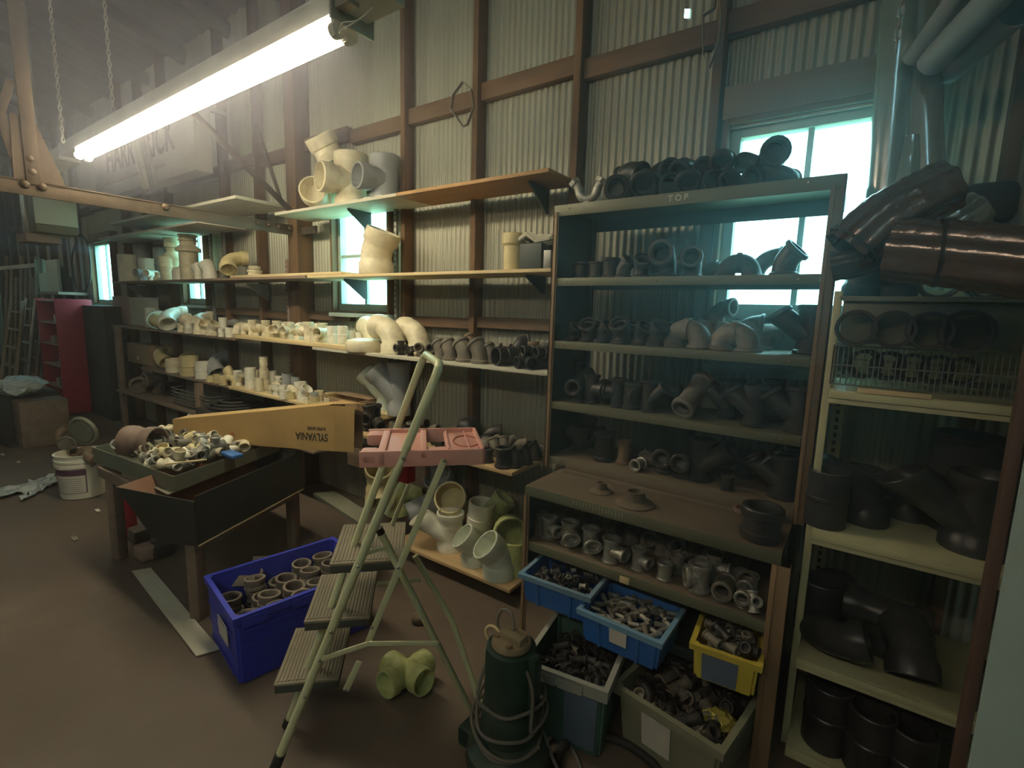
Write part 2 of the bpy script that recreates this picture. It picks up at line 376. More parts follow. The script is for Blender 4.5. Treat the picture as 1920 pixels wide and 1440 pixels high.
PVCS = ('pvc', 'pvcw', 'pvcy', 'pvcg', 'pvcgreen', 'pale', 'abs', 'brownpipe')
LABELQ = []   # (object, description, place)
PL = {}
def put(kind, m, X, Y, Z, r, rot=(0,0,0), place='', k=1.0, ground=True, adj='', heap=None, label=None):
    """r outer radius in metres; object settled so that its lowest point is at Z"""
    style = 'pvc' if m in PVCS else 'iron'
    key = (kind, style, m)
    if key not in PROTO:
        k0 = (kind, style)
        if k0 not in PL: PL[k0] = build(kind, style)
        me = PL[k0].copy(); me.materials.append(MT[m]); PROTO[key] = me
    me = PROTO[key]
    o = bpy.data.objects.new(NAMES[kind], me); COL.objects.link(o)
    o.rotation_mode = 'XYZ'; o.rotation_euler = [rad(a) for a in rot]; o.scale = (r, r, r*k)
    Mr = Euler([rad(a) for a in rot]).to_matrix() @ Matrix.Diagonal((r, r, r*k))
    vs = [Mr @ v.co for v in me.vertices]
    mnx, mxx = min(v.x for v in vs), max(v.x for v in vs); mny, mxy = min(v.y for v in vs), max(v.y for v in vs); mz = min(v.z for v in vs)
    if ground: o.location = (X-(mnx+mxx)/2, Y-(mny+mxy)/2, Z-mz)
    else: o.location = (X, Y, Z)
    o['category'] = CATS[kind]
    if label: o['label'] = label
    elif heap: o['label'] = heap[0].replace('fitting', WORDS[kind].split()[-1], 1); o['group'] = heap[1]
    else: LABELQ.append((o, (adj+' ' if adj else '')+MATW[m]+' '+WORDS[kind], place))
    return o
def putpx(kind, m, px, dpx, Y, Z, rot=(0,0,0), place='', **k):
    X = XofPx(px, Y, Z+.04); r = dpx/2*depth((X, Y, Z))/F
    return put(kind, m, X, Y, Z, r, rot, place, **k)
ORD = ['','first','second','third','fourth','fifth','sixth','seventh','eighth','ninth','tenth','eleventh','twelfth','thirteenth','fourteenth','fifteenth',
       'sixteenth','seventeenth','eighteenth','nineteenth','twentieth'] + ['twenty-'+x for x in ('first','second','third','fourth','fifth','sixth','seventh','eighth','ninth')] + ['thirtieth'] + ['thirty-'+x for x in ('first','second','third','fourth','fifth','sixth','seventh','eighth','ninth')]
def do_labels():
    bpy.context.view_layer.update()
    from collections import defaultdict
    D = defaultdict(list)
    for o, d, p in LABELQ:
        c = sum((Vector(b) for b in o.bound_box), Vector())/8
        D[(d, p)].append((pr(o.matrix_world @ c)[0], o))
    for (d, p), L in D.items():
        L.sort(key=lambda t: t[0])
        for i, (x, o) in enumerate(L):
            if len(L) == 1: o['label'] = f'{d} {p}'
            elif i == 0: o['label'] = f'{d} {p}, leftmost of {len(L)}'
            elif i == len(L)-1: o['label'] = f'{d} {p}, rightmost of {len(L)}'
            else: o['label'] = f'{d} {p}, {ORD[i+1]} from the left'
            lb = o['label']
            for a, b in (('dusty grey iron', 'dusty iron'), (' of the steel rack', ' of the rack'), ('from the left', 'from left'), ('right-angle', 'square'), ('long-sweep', 'sweep'), ('with small side outlet', 'with side outlet'), (' left shelf front part', ' left shelf, front'), ('standing before', 'before'), (' the ', ' '), ('cream plastic', 'cream'), ('grey plastic', 'grey'), ('black plastic', 'black'), ('piled on ', '')):
                if len(lb.replace('-', ' ').split()) > 16: lb = lb.replace(a, b)
            o['label'] = lb
            if len(L) > 2: o['group'] = f'{d}s {p}'
def beam_between(name, m, a, b, wx, wz, parent=None, bev=.002, up=(0,0,1), **k):
    a = Vector(a); b = Vector(b); t = (b-a); L = t.length; t.normalize(); u = Vector(up); s = t.cross(u).normalized(); u = s.cross(t)
    bm = bmesh.new(); bx(bm, 0, L, -wx/2, wx/2, -wz/2, wz/2, bev)
    Mx = Matrix((t, -s, u)).transposed().to_4x4(); Mx.translation = a; bm.transform(Mx)
    o = finish(bm, name, m, parent, 30); tag(o, **k); return o
def tubeobj(name, m, pts, r, parent=None, seg=10, res=0, **k):
    pts = [Vector(p) for p in pts]
    if res:
        q = []
        n = len(pts)
        for i in range(n-1):
            p0, p1, p2, p3 = pts[max(i-1,0)], pts[i], pts[i+1], pts[min(i+2,n-1)]
            for j in range(res):
                t = j/res
                q.append(.5*((2*p1)+(-p0+p2)*t+(2*p0-5*p1+4*p2-p3)*t*t+(-p0+3*p1-3*p2+p3)*t**3))
        pts = q+[pts[-1]]
    bm = bmesh.new(); skin(bm, pts, [r]*len(pts), seg, cap0=True, cap1=True); o = finish(bm, name, m, parent, 40); tag(o, **k); return o
def prism(name, m, poly, z0, z1, parent=None, mi=None, **k):
    """extruded plan polygon (ccw)"""
    bm = bmesh.new(); a = [bm.verts.new((x, y, z0)) for x, y in poly]; b = [bm.verts.new((x, y, z1)) for x, y in poly]; n = len(poly)
    bm.faces.new(a[::-1]); bm.faces.new(b)
    for i in range(n): bm.faces.new([a[i], a[(i+1) % n], b[(i+1) % n], b[i]])
    o = finish(bm, name, m, parent, 30); tag(o, **k); return o
def text(name, body, m, size, Mx, parent=None, ext=.0006, sx=1., bold=0., **k):
    c = bpy.data.curves.new(name, 'FONT'); c.body = body; c.size = size; c.extrude = ext; c.align_x = 'CENTER'; c.align_y = 'CENTER'; c.offset = bold
    t = bpy.data.objects.new(name, c); COL.objects.link(t)
    dg = bpy.context.evaluated_depsgraph_get(); me = bpy.data.meshes.new_from_object(t.evaluated_get(dg)); bpy.data.objects.remove(t)
    me.transform(Mx @ Matrix.Diagonal((sx, 1, 1, 1))); me.materials.clear(); me.materials.append(MT[m])
    o = bpy.data.objects.new(name, me); COL.objects.link(o)
    if parent: o.parent = parent
    tag(o, **k); return o
def basis(x, y, org):
    x = Vector(x).normalized(); y = Vector(y).normalized(); z = x.cross(y); Mx = Matrix((x, y, z)).transposed().to_4x4(); Mx.translation = org; return Mx
# ================================================================== SETTING
WY = 2.60; SF = 2.50          # sheeting plane, stud fronts
XL, XR = -17.0, 1.6; YB = -5.5; ZT = 4.3
# floor / roof / walls
bm = bmesh.new()
fx = [XL+i*(XR-XL)/60 for i in range(61)]; fy = [YB+j*(WY+.15-YB)/30 for j in range(31)]
g = [[bm.verts.new((x, y, .004*math.sin(x*1.7)*math.sin(y*2.1)-.004)) for y in fy] for x in fx]
for i in range(60):
    for j in range(30): bm.faces.new([g[i][j], g[i+1][j], g[i+1][j+1], g[i][j+1]])
finish(bm, 'floor', 'floor', smooth=60)['kind'] = 'structure'
def corr(name, m, x0, x1, zb, zt, y, pitch=.0405, amp=.0065, parent=None, holes=(), axis='x', ph=0):
    bm = bmesh.new(); n = max(2, int(round((x1-x0)/pitch*8))); zs = sorted({zb, zt} | {z for h in holes for z in h[2:4] if zb < z < zt})
    cols = []
    for i in range(n+1):
        x = x0+(x1-x0)*i/n; d = amp*math.cos(2*PI*(x-ph)/pitch)
        cols.append([bm.verts.new((x, y+d, z) if axis == 'x' else (y+d, x, z)) for z in zs])
    for i in range(n):
        xm = x0+(x1-x0)*(i+.5)/n
        for j in range(len(zs)-1):
            zm = (zs[j]+zs[j+1])/2
            if any(h[0] < xm < h[1] and h[2] < zm < h[3] for h in holes): continue
            bm.faces.new([cols[i][j], cols[i+1][j], cols[i+1][j+1], cols[i][j+1]])
    return finish(bm, name, m, parent, 80)
# windows (x0, x1, z0, z1) of the sash outer frame
W1 = (-.60, .05, 1.60, 2.47)
q = lambda px, py: atY(px, py, WY)
W2 = (q(640, 500).x, q(741, 500).x, q(690, 583).z, q(690, 583).z+.86)
W3 = (q(356, 500).x, q(397, 500).x, W2[2]+.02, W2[3])
W4 = (q(184, 500).x, q(222, 500).x, W2[2]-.02, W2[3]-.02)
W5 = (-16.3, -15.4, W2[2]-.02, W2[3]-.02)
WINS = [W1, W2, W3, W4, W5]
print('WINS', WINS)
wall = empty('wall_back', (0, 0, 0), kind='structure')
hp = atY(1288, 25, WY)
x = XL; i = 0
while x < XR-.01:
    x1 = min(x+.60, XR)
    hs = [w_ for w_ in WINS if w_[1] > x and w_[0] < x1+.06]
    hh = [(hp.x-.011, hp.x+.011, hp.z-.02, hp.z+.02)] if x < hp.x < x1 else []
    corr('tin_sheet', 'tin', x, min(x1+.055, XR), -.06, ZT, WY+.0015*(i % 2), parent=wall, holes=hs+hh, ph=0)
    x = x1; i += 1
o = corr('wall_right', 'tin', YB, WY+.05, 0, ZT+1.2, XR, axis='y'); o['kind'] = 'structure'
o = corr('wall_left', 'tin', YB, WY+.05, 0, ZT+1.2, XL, axis='y'); o['kind'] = 'structure'
o = box('wall_front', 'dark', XL, XR, YB-.1, YB, 0, ZT+2.2, bev=0, kind='structure')
bm = bmesh.new(); n = 460; zs = []
for i in range(n+1):
    xx = XL-.1+(XR-XL+.2)*i/n; d = .01*math.cos(2*PI*i/4)
    zs.append((bm.verts.new((xx, WY+.3, ZT-.1+d)), bm.verts.new((xx, YB-.1, ZT+2.1+d))))
for i in range(n): bm.faces.new([zs[i][0], zs[i][1], zs[i+1][1], zs[i+1][0]])
ro = finish(bm, 'ceiling', 'roof', None, 80); ro['kind'] = 'structure'
for i in range(20):
    xx = XL+.4+i*.95
    beam_between('rafter', 'roof', (xx, WY, ZT-.16), (xx, YB, ZT+2.02), .05, .13, ro)
def haze(x0, x1, y0, y1, z0, z1, dens, col, an, label):  # scattering box added to stand in for lens veil
    hz = box('added_haze', 'dark', x0, x1, y0, y1, z0, z1, bev=0, kind='stuff', label=label, cat='haze')
    hm = bpy.data.materials.new('added_haze'); hm.use_nodes = True; nt = hm.node_tree; nt.nodes.remove(nt.nodes['Principled BSDF'])
    vs = nt.nodes.new('ShaderNodeVolumeScatter'); vs.inputs['Color'].default_value = (*col, 1); vs.inputs['Density'].default_value = dens; vs.inputs['Anisotropy'].default_value = an
    nt.links.new(vs.outputs[0], nt.nodes['Material Output'].inputs['Volume']); hz.data.materials[0] = hm
if HAZE:
    haze(XL+.05, XR-.05, YB+.05, WY-.02, .01, 2.24, .007, (.9,.9,.92), .3, 'thin haze added to the lower air of the shed')  # faint overall veil, added as a volume
    haze(XL+.05, -1.5, YB+.05, WY-.02, 2.241, ZT-.4, .10, (.76,.77,.92), .2, 'thicker grey haze added under the roof as lens flare around the strip light')  # lens flare by the lamp, put in as a grey volume
    haze(-.80, 1.55, .8, WY-.02, 1.0, ZT-.4, .12, (.75,.97,1.), .55, 'blue haze added as lens glare in front of the bright window')  # window glare put in as a blue-tinted volume
# studs and girts
def trim(name, m, *a, **k):
    o = box(name, m, *a, **k); o['kind'] = 'structure'; return o
sx = [-.668, -1.388, -2.09, -2.73, -3.36]; xx = -4.68
while xx > XL: sx.append(xx); xx -= .66
sx += [.36, 1.0]
n = 1
for s in sx:
    if any(w_[0]-.03 < s < w_[1]+.03 for w_ in WINS): continue
    trim('trim_%d' % n, 'stud', s-.021, s+.021, SF, WY-.009, 0, ZT, bev=.003); n += 1
trim('trim_%d' % n, 'stud', -4.09, -3.95, SF-.05, WY-.009, 0, ZT, bev=.004); n += 1
ss = sorted(sx+[-4.02])
for i, (a, b) in enumerate(zip(ss, ss[1:])):
    dz = .012*((i*7) % 5-2)
    ha = .07 if a == -4.02 else .021; hb = .07 if b == -4.02 else .021
    trim('trim_%d' % n, 'girt', a+ha, b-hb, SF+.035, WY-.009, 2.855+dz, 2.955+dz, bev=.003); n += 1
    if not any(w_[0]-.1 < (a+b)/2 < w_[1]+.1 for w_ in WINS):
        trim('trim_%d' % n, 'girt', a+ha, b-hb, SF+.035, WY-.009, 1.48+dz*.5, 1.55+dz*.5, bev=.003); n += 1
# windows: frame, sash, muntins, panes
for k, (x0, x1, z0, z1) in enumerate(WINS):
    nm = 'window_%d' % (k+1)
    wr = empty(nm, ((x0+x1)/2, WY, z0)); wr['kind'] = 'structure'
    def wp(name, m, a, b, c, d, y0=WY-.03, y1=WY+.03):
        o = box(name, m, a-(x0+x1)/2, b-(x0+x1)/2, y0-WY, y1-WY, c-z0, d-z0, parent=wr, bev=.002); return o
    t = .022
    for a, b, c, d in ((x0-t, x0, z0-t, z1+t), (x1, x1+t, z0-t, z1+t), (x0, x1, z1, z1+t), (x0, x1, z0-t, z0)):
        wp('casing', 'stud', a, b, c, d, WY-.085, WY+.02)
    if k == 0: wp('head_strip', 'pinkb', x0, x1, z1-.012, z1-.002, WY-.06, WY-.04)
    s = .045 if k == 0 else .035
    for a, b, c, d in ((x0, x0+s, z0, z1), (x1-s, x1, z0, z1), (x0+s, x1-s, z1-s*1.1, z1), (x0+s, x1-s, z0, z0+s*1.5)):
        wp('sash_rail', 'sash', a, b, c, d)
    xs = [x0+s, (x0+x1)/2, x1-s]
    for m_ in xs[1:-1]: wp('muntin', 'sash', m_-.012, m_+.012, z0+s*1.5, z1-s*1.1, WY-.015, WY+.015)
    if k == 1: wp('muntin', 'sash', x0+s, x1-s, (z0+z1)/2-.012, (z0+z1)/2+.012, WY-.015, WY+.015)
    for a, b in zip(xs, xs[1:]): wp('pane', 'glass', a, b, z0+s*1.5, z1-s*1.1, WY-.002, WY+.002)
    # header board over the opening
    h = .12 if k == 0 else .08
    trim('trim_%d' % n, 'brownb', x0-.03, x1+.06, SF+.01, WY-.012, z1+t, z1+t+h+.02, bev=.003); n += 1
    trim('trim_%d' % n, 'sash', x0-.03, x1+.05, SF-.01, WY-.012, z0-t-.03, z0-t, bev=.003); n += 1
    if k == 0:
        trim('trim_%d' % n, 'sash', x0, x1, SF+.06, WY-.008, z0-.22, z0-t-.03, bev=.002); n += 1
        trim('trim_%d' % n, 'sash', x0-.03, x1+.05, SF+.02, WY-.012, z0-.26, z0-.22, bev=.002); n += 1
    L = bpy.data.lights.new('window_portal', 'AREA'); L.shape = 'RECTANGLE'; L.size = x1-x0; L.size_y = z1-z0; L.cycles.is_portal = True
    lo = bpy.data.objects.new('window_portal', L); COL.objects.link(lo); lo.location = ((x0+x1)/2, WY+.06, (z0+z1)/2); lo.rotation_euler = (-PI/2, 0, 0)
bm = bmesh.new(); bx(bm, -40, 30, WY+.3, 60, -.3, -.1); finish(bm, 'ground_outside', 'concrete', smooth=0)['kind'] = 'structure'
# ================================================================== TRUSS
TX = -4.03
tr = empty('roof_truss', (TX, SF, 2.18), label='rusty riveted steel roof truss running out from the wall over the plastic fitting shelves', cat='truss')
def tp(o): o.location = Vector(o.location)-Vector((TX, SF, 2.18)); o.parent = tr; return o
zc = atX(250, 381, TX).z
tp(box('bottom_chord', 'beam', TX-.006, TX+.006, -1.5, SF, 2.185, 2.27))
tp(box('chord_flange', 'beam', TX-.07, TX-.006, -1.5, SF, 2.26, 2.27))
tp(box('chord_lip', 'beam', TX+.006, TX+.012, -1.5, SF, 2.262, 2.27))
py = atX(48, 300, TX).y
tp(box('hanger_post', 'beam', TX+.006, TX+.02, py-.01, py+.055, 2.25, 3.6))
p = prism('gusset_plate', 'beam', [(py-.06, 2.26), (py+.17, 2.26), (py+.05, 2.62), (py-.05, 2.62)], TX+.004, TX+.012)
p.rotation_euler = (PI/2, 0, PI/2); p.location = Vector((0, 0, 0))
# prism built in (y,z) plan and turned upright
p.matrix_world = Matrix(((0, 0, 1, 0), (1, 0, 0, 0), (0, 1, 0, 0), (0, 0, 0, 1)))
bpy.context.view_layer.update()
p.location = Vector(p.location)-Vector((TX, SF, 2.18)); p.parent = tr
def rivet(y, z, r=.024):
    bm = bmesh.new(); skin(bm, [V(0,0,0), V(.006,0,0), V(.011,0,0), V(.014,0,0)], [r, r*.92, r*.6, r*.2], 12, cap1=True)
    o = finish(bm, 'rivet', 'beam', tr, 60); o.location = (.012, y-SF, z-2.18)
for a, b in ((56, 297), (61, 322), (48, 345), (80, 350), (312, 388)): c = atX(a, b, TX+.02); rivet(c.y, c.z)
for a in (485, 505, 525, 545): c = atX(a, 418+(a-485)*.16, TX+.02); rivet(c.y, c.z, .018)
def diag(a, b, w_=.05):
    A = atX(*a, TX); B = atX(*b, TX); o = beam_between('web_member', 'beam', A, B, .012, w_); tp(o)
diag((355, 205), (545, 395)); diag((480, 232), (530, 385), .03); diag((-60, 40), (40, 330), .05); diag((0, 210), (20, 150), .04)
tp(box('end_bracket', 'beam', TX+.006, TX+.3, SF-.02, SF-.005, 2.19, 2.25))
# ================================================================== LAMP
TZ = 2.60
A = atZ(143, 290, TZ); B = atZ(636, 57, TZ); LY = (A.y+B.y)/2
lamp = empty('fluorescent_fixture', ((A.x+B.x)/2, LY, TZ+.06), label='long glowing fluorescent strip light hung on chains above the shelves', cat='light fixture')
lo = Vector(lamp.location)
def lp(o): o.location = Vector(o.location)-lo; o.parent = lamp; return o
bm = bmesh.new(); pts = [V(A.x+.02, LY, TZ), V(B.x-.02, LY, TZ)]; skin(bm, pts, [.019, .019], 16, cap0=True, cap1=True)
MT['tube'] = emat('glowing_tube', (1., .88, .62), TUBE_POWER)
lp(finish(bm, 'tube', 'tube'))
bm = bmesh.new(); skin(bm, [V(A.x+.02, LY+.052, TZ+.0), V(B.x-.02, LY+.052, TZ+.0)], [.019, .019], 16, cap0=True, cap1=True); lp(finish(bm, 'tube', 'tube'))
lp(box('housing', 'white', A.x-.35, B.x+.25, LY-.02, LY+.10, TZ+.045, TZ+.125))
for xx in (A.x, B.x):
    for yy in (0, .052):
        bm = bmesh.new(); bx(bm, xx-.012, xx+.012, LY+yy-.018, LY+yy+.018, TZ-.03, TZ+.05, .005)
        skin(bm, [V(xx-.016, LY+yy, TZ-.004), V(xx+.016, LY+yy, TZ-.004)], [.028, .028], 14, cap0=True, cap1=True); lp(finish(bm, 'lamp_socket', 'white'))
for ph in range(2):
    tubeobj('loop_wire', 'white', [(B.x+.03, LY+.04, TZ+.05), (B.x+.06, LY-.03, TZ-.04), (B.x+.10, LY-.05, TZ-.05+ph*.02), (B.x+.15, LY-.02, TZ-.02), (B.x+.16, LY+.05, TZ+.06)], .002, res=6)
    o = bpy.context.scene.objects[-1] if False else COL.objects[-1]; lp(o)
lp(box('end_plate', 'galv', B.x+.04, B.x+.05, LY-.06, LY+.13, TZ+.0, TZ+.10)); lp(box('hook_plate', 'galv', B.x+.06, B.x+.13, LY-.05, LY+.0, TZ+.03, TZ+.11))
def chain(nm, px, y0, x1, y1, Y, label, mt='white'):
    a = atY(px, y0, Y); b = atY(x1, y1, Y); top = Vector((b.x, Y, 4.6 if 4.6 > a.z else a.z+.5)); L = (top-b).length; nn = int(L/.034)
    bm = bmesh.new()
    for i in range(nn):
        p = b.lerp(top, i/nn); ring = []
        for k in range(9):
            t = 2*PI*k/8; u = .009*math.cos(t); v = .021*math.sin(t)
            ring.append(p+(V(u, 0, v) if i % 2 else V(0, u, v)))
        skin(bm, ring, [.004]*9, 5)
    o = finish(bm, nm, mt); tag(o, label=label, cat='chain', kind=None); return o
zc_ = atZ(118, 262, TZ+.1)
chain('hanging_chain', 95, 0, 118, 262, zc_.y, 'thin steel chain holding the left end of the glowing strip light')
zc_ = atZ(212, 205, TZ+.1)
chain('hanging_chain', 198, 0, 212, 205, zc_.y+.15, 'thin steel chain right of the chain at the strip light end')
# neighbouring unlit end of the next fixture
lf = box('fluorescent_fixture', 'white', A.x-1.5, A.x-.36, LY-.02, LY+.11, TZ+.02, TZ+.11, label='unlit white strip fixture in line behind the left end of the glowing one', cat='light fixture')
# unseen lamps added as fill, behind the viewer and down the shed
for lx, ly, lz, nm in ((-5.5, -2.2, 3.2, 'a'), (-.9, -1.6, 3.1, 'b'), (-11, -.5, 3.3, 'c')):
    f2 = empty('fluorescent_fixture', (lx, ly, lz), label={'a': 'unseen fill light added behind the viewer to the left', 'b': 'unseen fill light added behind the viewer to the right', 'c': 'unseen fill light added far down the shed'}[nm], cat='light fixture')
    MT['tube'+nm] = emat('fill_tube', (1., .88, .66), dict(a=14, b=33, c=14)[nm])
    bm = bmesh.new(); skin(bm, [V(-1.2,0,-.06), V(1.2,0,-.06)], [.019, .019], 12, cap0=True, cap1=True); finish(bm, 'tube', 'tube'+nm, f2)
    box('housing', 'white', -1.25, 1.25, -.05, .05, -.03, .05, f2)
# sign behind the lamp
sg = empty('hanging_sign', (0,0,0), label='faded white sign with dark lettering hanging behind the strip light', cat='sign')
SY = 2.1
c0 = atY(182, 372, SY); c1 = atY(368, 322, SY); c2 = atY(362, 210, SY)
sx0, sx1 = c0.x, c1.x; sz0 = (c0.z+c1.z)/2; sz1 = c2.z+.25
box('sign_panel', 'signm', sx0, sx1, SY, SY+.14, sz0, sz1, sg)
box('sign_return', 'white', sx1-.9, sx1-.0, SY-.01, SY, sz0, sz1, sg) if False else None
for xx in (sx0+.3, sx1-.3): box('sign_bracket', 'steel', xx-.02, xx+.02, SY+.14, 2.52, sz1-.1, sz1-.06, sg)
Mx = basis((1,0,0), (0,0,1), ((sx0+sx1)/2, SY-.002, sz0+(sz1-sz0)*.50))
text('lettering', 'HARR BRICK', 'ink', (sz1-sz0)*.55, Mx, sg, sx=.75*(sx1-sx0)/((sz1-sz0)*3.4), bold=.01)
box('painted_line', 'brownb', sx0+.3, sx1-.6, SY-.004, SY, sz0+(sz1-sz0)*.16, sz0+(sz1-sz0)*.21, sg)
# strips hanging in front of the sign
def strip(p0, p1, Y, m, label, wd=.03):
    a = atY(*p0, Y); b = atY(*p1, Y); a = a+(a-b)*.6
    o = beam_between('metal_strip', m, b, a, wd, .01); tag(o, label=label, cat='metal strip', group='bright strips hanging before the sign')
strip((250, 262), (272, 354), SY-.02, 'plyw', 'bright strip hanging in front of the sign, leftmost of four', .045)
strip((258, 262), (279, 353), SY-.02, 'plyw', 'bright strip hanging in front of the sign, second of four', .045)
strip((266, 262), (285, 352), SY-.02, 'steel', 'dull strip hanging in front of the sign, third of four')
strip((275, 262), (293, 354), SY-.02, 'steel', 'dull strip hanging in front of the sign, rightmost of four')
# ================================================================== WALL BOARDS (left shelves)
BF, BB = 2.20, 2.52
def board(m, px0, px1, zt, label, th=.02, bf=BF, bb=BB, tilt=0):
    x0 = XofPx(px0, bf, zt); x1 = XofPx(px1, bf, zt)
    o = box('shelf_board', m, x0, x1, bf, bb, zt-th, zt, bev=.0015); tag(o, label=label, cat='shelf'); return o
ZTOP, Z2, Z3, Z4 = 2.31, 1.845, 1.315, .85
board('plyw', 515, 742, ZTOP, 'long top shelf board with pale underside carrying the huge tees')
board('orange', 742.7, 1029, ZTOP+.001, 'orange-brown top shelf board ending beside the steel rack', bf=BF)
board('brownb', 212, 572, Z2-.02, 'thin brown board of the second shelf, far left end')
board('board', 431, 640, Z2, 'bright yellow board lying over the second shelf boards')
board('board', 576, 1033, Z2-.021, 'splintered yellow board of the second shelf beside the rack', th=.018)
board('brownb', 208, 441, Z3-.02, 'brown board of the third shelf, far left end')
board('board', 437, 648, Z3+.012, 'yellow board lying on the third shelf under white plastic tees', th=.03)
board('plyw', 585, 1030, Z3-.021, 'pale board of the third shelf beside the rack, dark iron fittings on it')
board('brownb', 262, 428, Z4-.01, 'dusty brown board of the fourth shelf, far left end')
board('board', 425, 700, Z4-.008, 'yellow edged board of the fourth shelf behind the cardboard box', th=.022)
# lower right boards
c = atZ(959, 887, 1.6-.405*2.08); BX = c.x
Z4R = .758
box('shelf_board', 'ply', -3.0, BX, 2.08, 2.52, Z4R-.022, Z4R, label='plywood shelf crowded with small dark fittings behind the step stool', cat='shelf')
ZB = 1.6-.718*2.08
box('shelf_board', 'ply', -2.35, BX+.02, 2.06, 2.52, ZB-.022, ZB, label='lowest plywood shelf holding big white pipe elbows', cat='shelf')
# uprights / slotted standards and brackets
def standard(px, py, z0, z1, m, label, Y=SF-.02):
    x = atY(px, py, Y).x; o = box('shelf_standard', m, x-.012, x+.012, Y-.012, Y+.012, z0, z1, bev=.001); tag(o, label=label, cat='shelf post')
    bm = bmesh.new()
    z = z0+.03
    while z < z1-.02: bx(bm, -.005, .005, -.0005, .0005, z-z0-.008, z-z0+.008); z += .04
    s = finish(bm, 'slots', 'ink', o, 0); s['kind'] = 'stuff'; s.location = (x, Y-.0125, z0)
standard(743, 480, .3, 2.36, 'steel', 'slotted steel shelf standard right of the middle window')
standard(541, 560, .5, 2.0, 'pinkb', 'pinkish slotted standard behind the white plastic tees')
standard(403, 600, .6, 2.3, 'steel', 'thin shelf standard above the cream elbow on the third shelf')
standard(420, 460, 1.85, 2.4, 'steel', 'short thin standard above the second shelf')
def bracket(px, z, label, Y1=SF-.02, Y0=BF+.08, d=.09, m='rackd'):
    x = XofPx(px, Y0, z-.03)
    bm = bmesh.new(); t = .006
    P = [(Y0, z-.022), (Y1, z-.022), (Y1, z-.022-d-.05), (Y1-.02, z-.022-d-.05), (Y0, z-.035)]
    a = [bm.verts.new((x-t, y, zz)) for y, zz in P]; b = [bm.verts.new((x+t, y, zz)) for y, zz in P]
    bm.faces.new(a); bm.faces.new(b[::-1])
    for i in range(5): bm.faces.new([a[i], b[i], b[(i+1) % 5], a[(i+1) % 5]])
    o = finish(bm, 'shelf_bracket', m, smooth=0); tag(o, label=label, cat='bracket')
bracket(652, ZTOP, 'dark bracket under the top shelf board above the middle window')
bracket(992, ZTOP, 'dark bracket under the right end of the top shelf board')
bracket(986, Z2-.02, 'dark bracket under the second shelf beside the rack', d=.05)
bracket(645, Z2-.02, 'bracket under the second shelf below the tilted elbow')
bracket(462, Z2-.04, 'bracket under the second shelf below the yellowed elbow', m='steel')
bracket(238, Z2-.04, 'bracket under the far left end of the second shelf', m='steel')
# far upper boards at left
def slab(m, pts, Z, th, label):
    P = [atZ(a, b, Z) for a, b in pts]; P = [(p.x, p.y) for p in P]
    if sum((P[i][0]*P[(i+1) % len(P)][1]-P[(i+1) % len(P)][0]*P[i][1]) for i in range(len(P))) < 0: P.reverse()
    o = prism('shelf_board', m, P, Z, Z+th); tag(o, label=label, cat='shelf'); return o
box('shelf_board', 'paper', XofPx(184, 2.1, 2.3), XofPx(372, 2.1, 2.3), 2.1, 2.52, 2.30, 2.32, label='high greyish board at far left above the tall white pipe pieces', cat='shelf')
x0 = atY(333, 386, 2.1).x; x1 = atY(440, 355, 2.1).x; zz = atY(440, 358, 2.1).z
box('shelf_board', 'plyw', -6.9, atY(441, 356, 2.05).x, 2.05, 2.52, 2.42, 2.445, label='high pale board seen just above the steel truss chord', cat='shelf')
box('shelf_board', 'brownb', x0*1.02, -4.3, 2.2, 2.5, .55, .57, label='low brown board at far left below the wire trays', cat='shelf') if False else None
# ================================================================== STEEL RACK (upper)
RY, RB = 2.08, 2.46
rx0 = atY(1041, 500, RY).x; rx1 = atY(1546, 500, RY).x
print('rack', rx0, rx1)
rk = empty('steel_rack', ((rx0+rx1)/2, RY, .84), label='tall olive steel shelving rack with stencilled top, crowded with black iron fittings', cat='shelving')
ro = Vector(rk.location)
def rp(o): o.location = Vector(o.location)-ro; o.parent = rk; return o
RT = 2.095
zc1 = .87
for x, s in ((rx0, 1), (rx1, -1)):
    bm = bmesh.new()
    bx(bm, x-.018 if s > 0 else x-.008, x+.012 if s > 0 else x+.036, RY-.004, RY+.0, zc1-.03, RT-.0, .001)
    bx(bm, x-.018 if s > 0 else x+.030, x-.012 if s > 0 else x+.036, RY-.004, RY+.03, zc1-.03, RT, .001)
    bx(bm, x-.003, x+.003+.004, RY-.012, RY-.003, zc1-.03, RT-.03, .001)
    rp(finish(bm, 'corner_post', 'rackp', smooth=30))
for x in (rx0+.01, rx1-.01): rp(box('corner_post', 'rackd', x-.012, x+.012, RB-.02, RB, .8, RT))
rp(box('side_panel', 'rackd', rx0-.004, rx0+.0, RY+.003, RB, .85, RT-.0))
bm = bmesh.new()
bx(bm, rx1+.018, rx1+.022, RY+.003, RB, .85, .93); bx(bm, rx1+.018, rx1+.022, RY+.003, RB, RT-.06, RT)
rp(finish(bm, 'side_brace', 'rackd', smooth=30))
rp(beam_between('side_brace', 'rackd', (rx1+.02, RY+.02, .95), (rx1+.02, RB, 1.95), .004, .02))
SH = [RT, 1.764, 1.468, 1.172, .895]
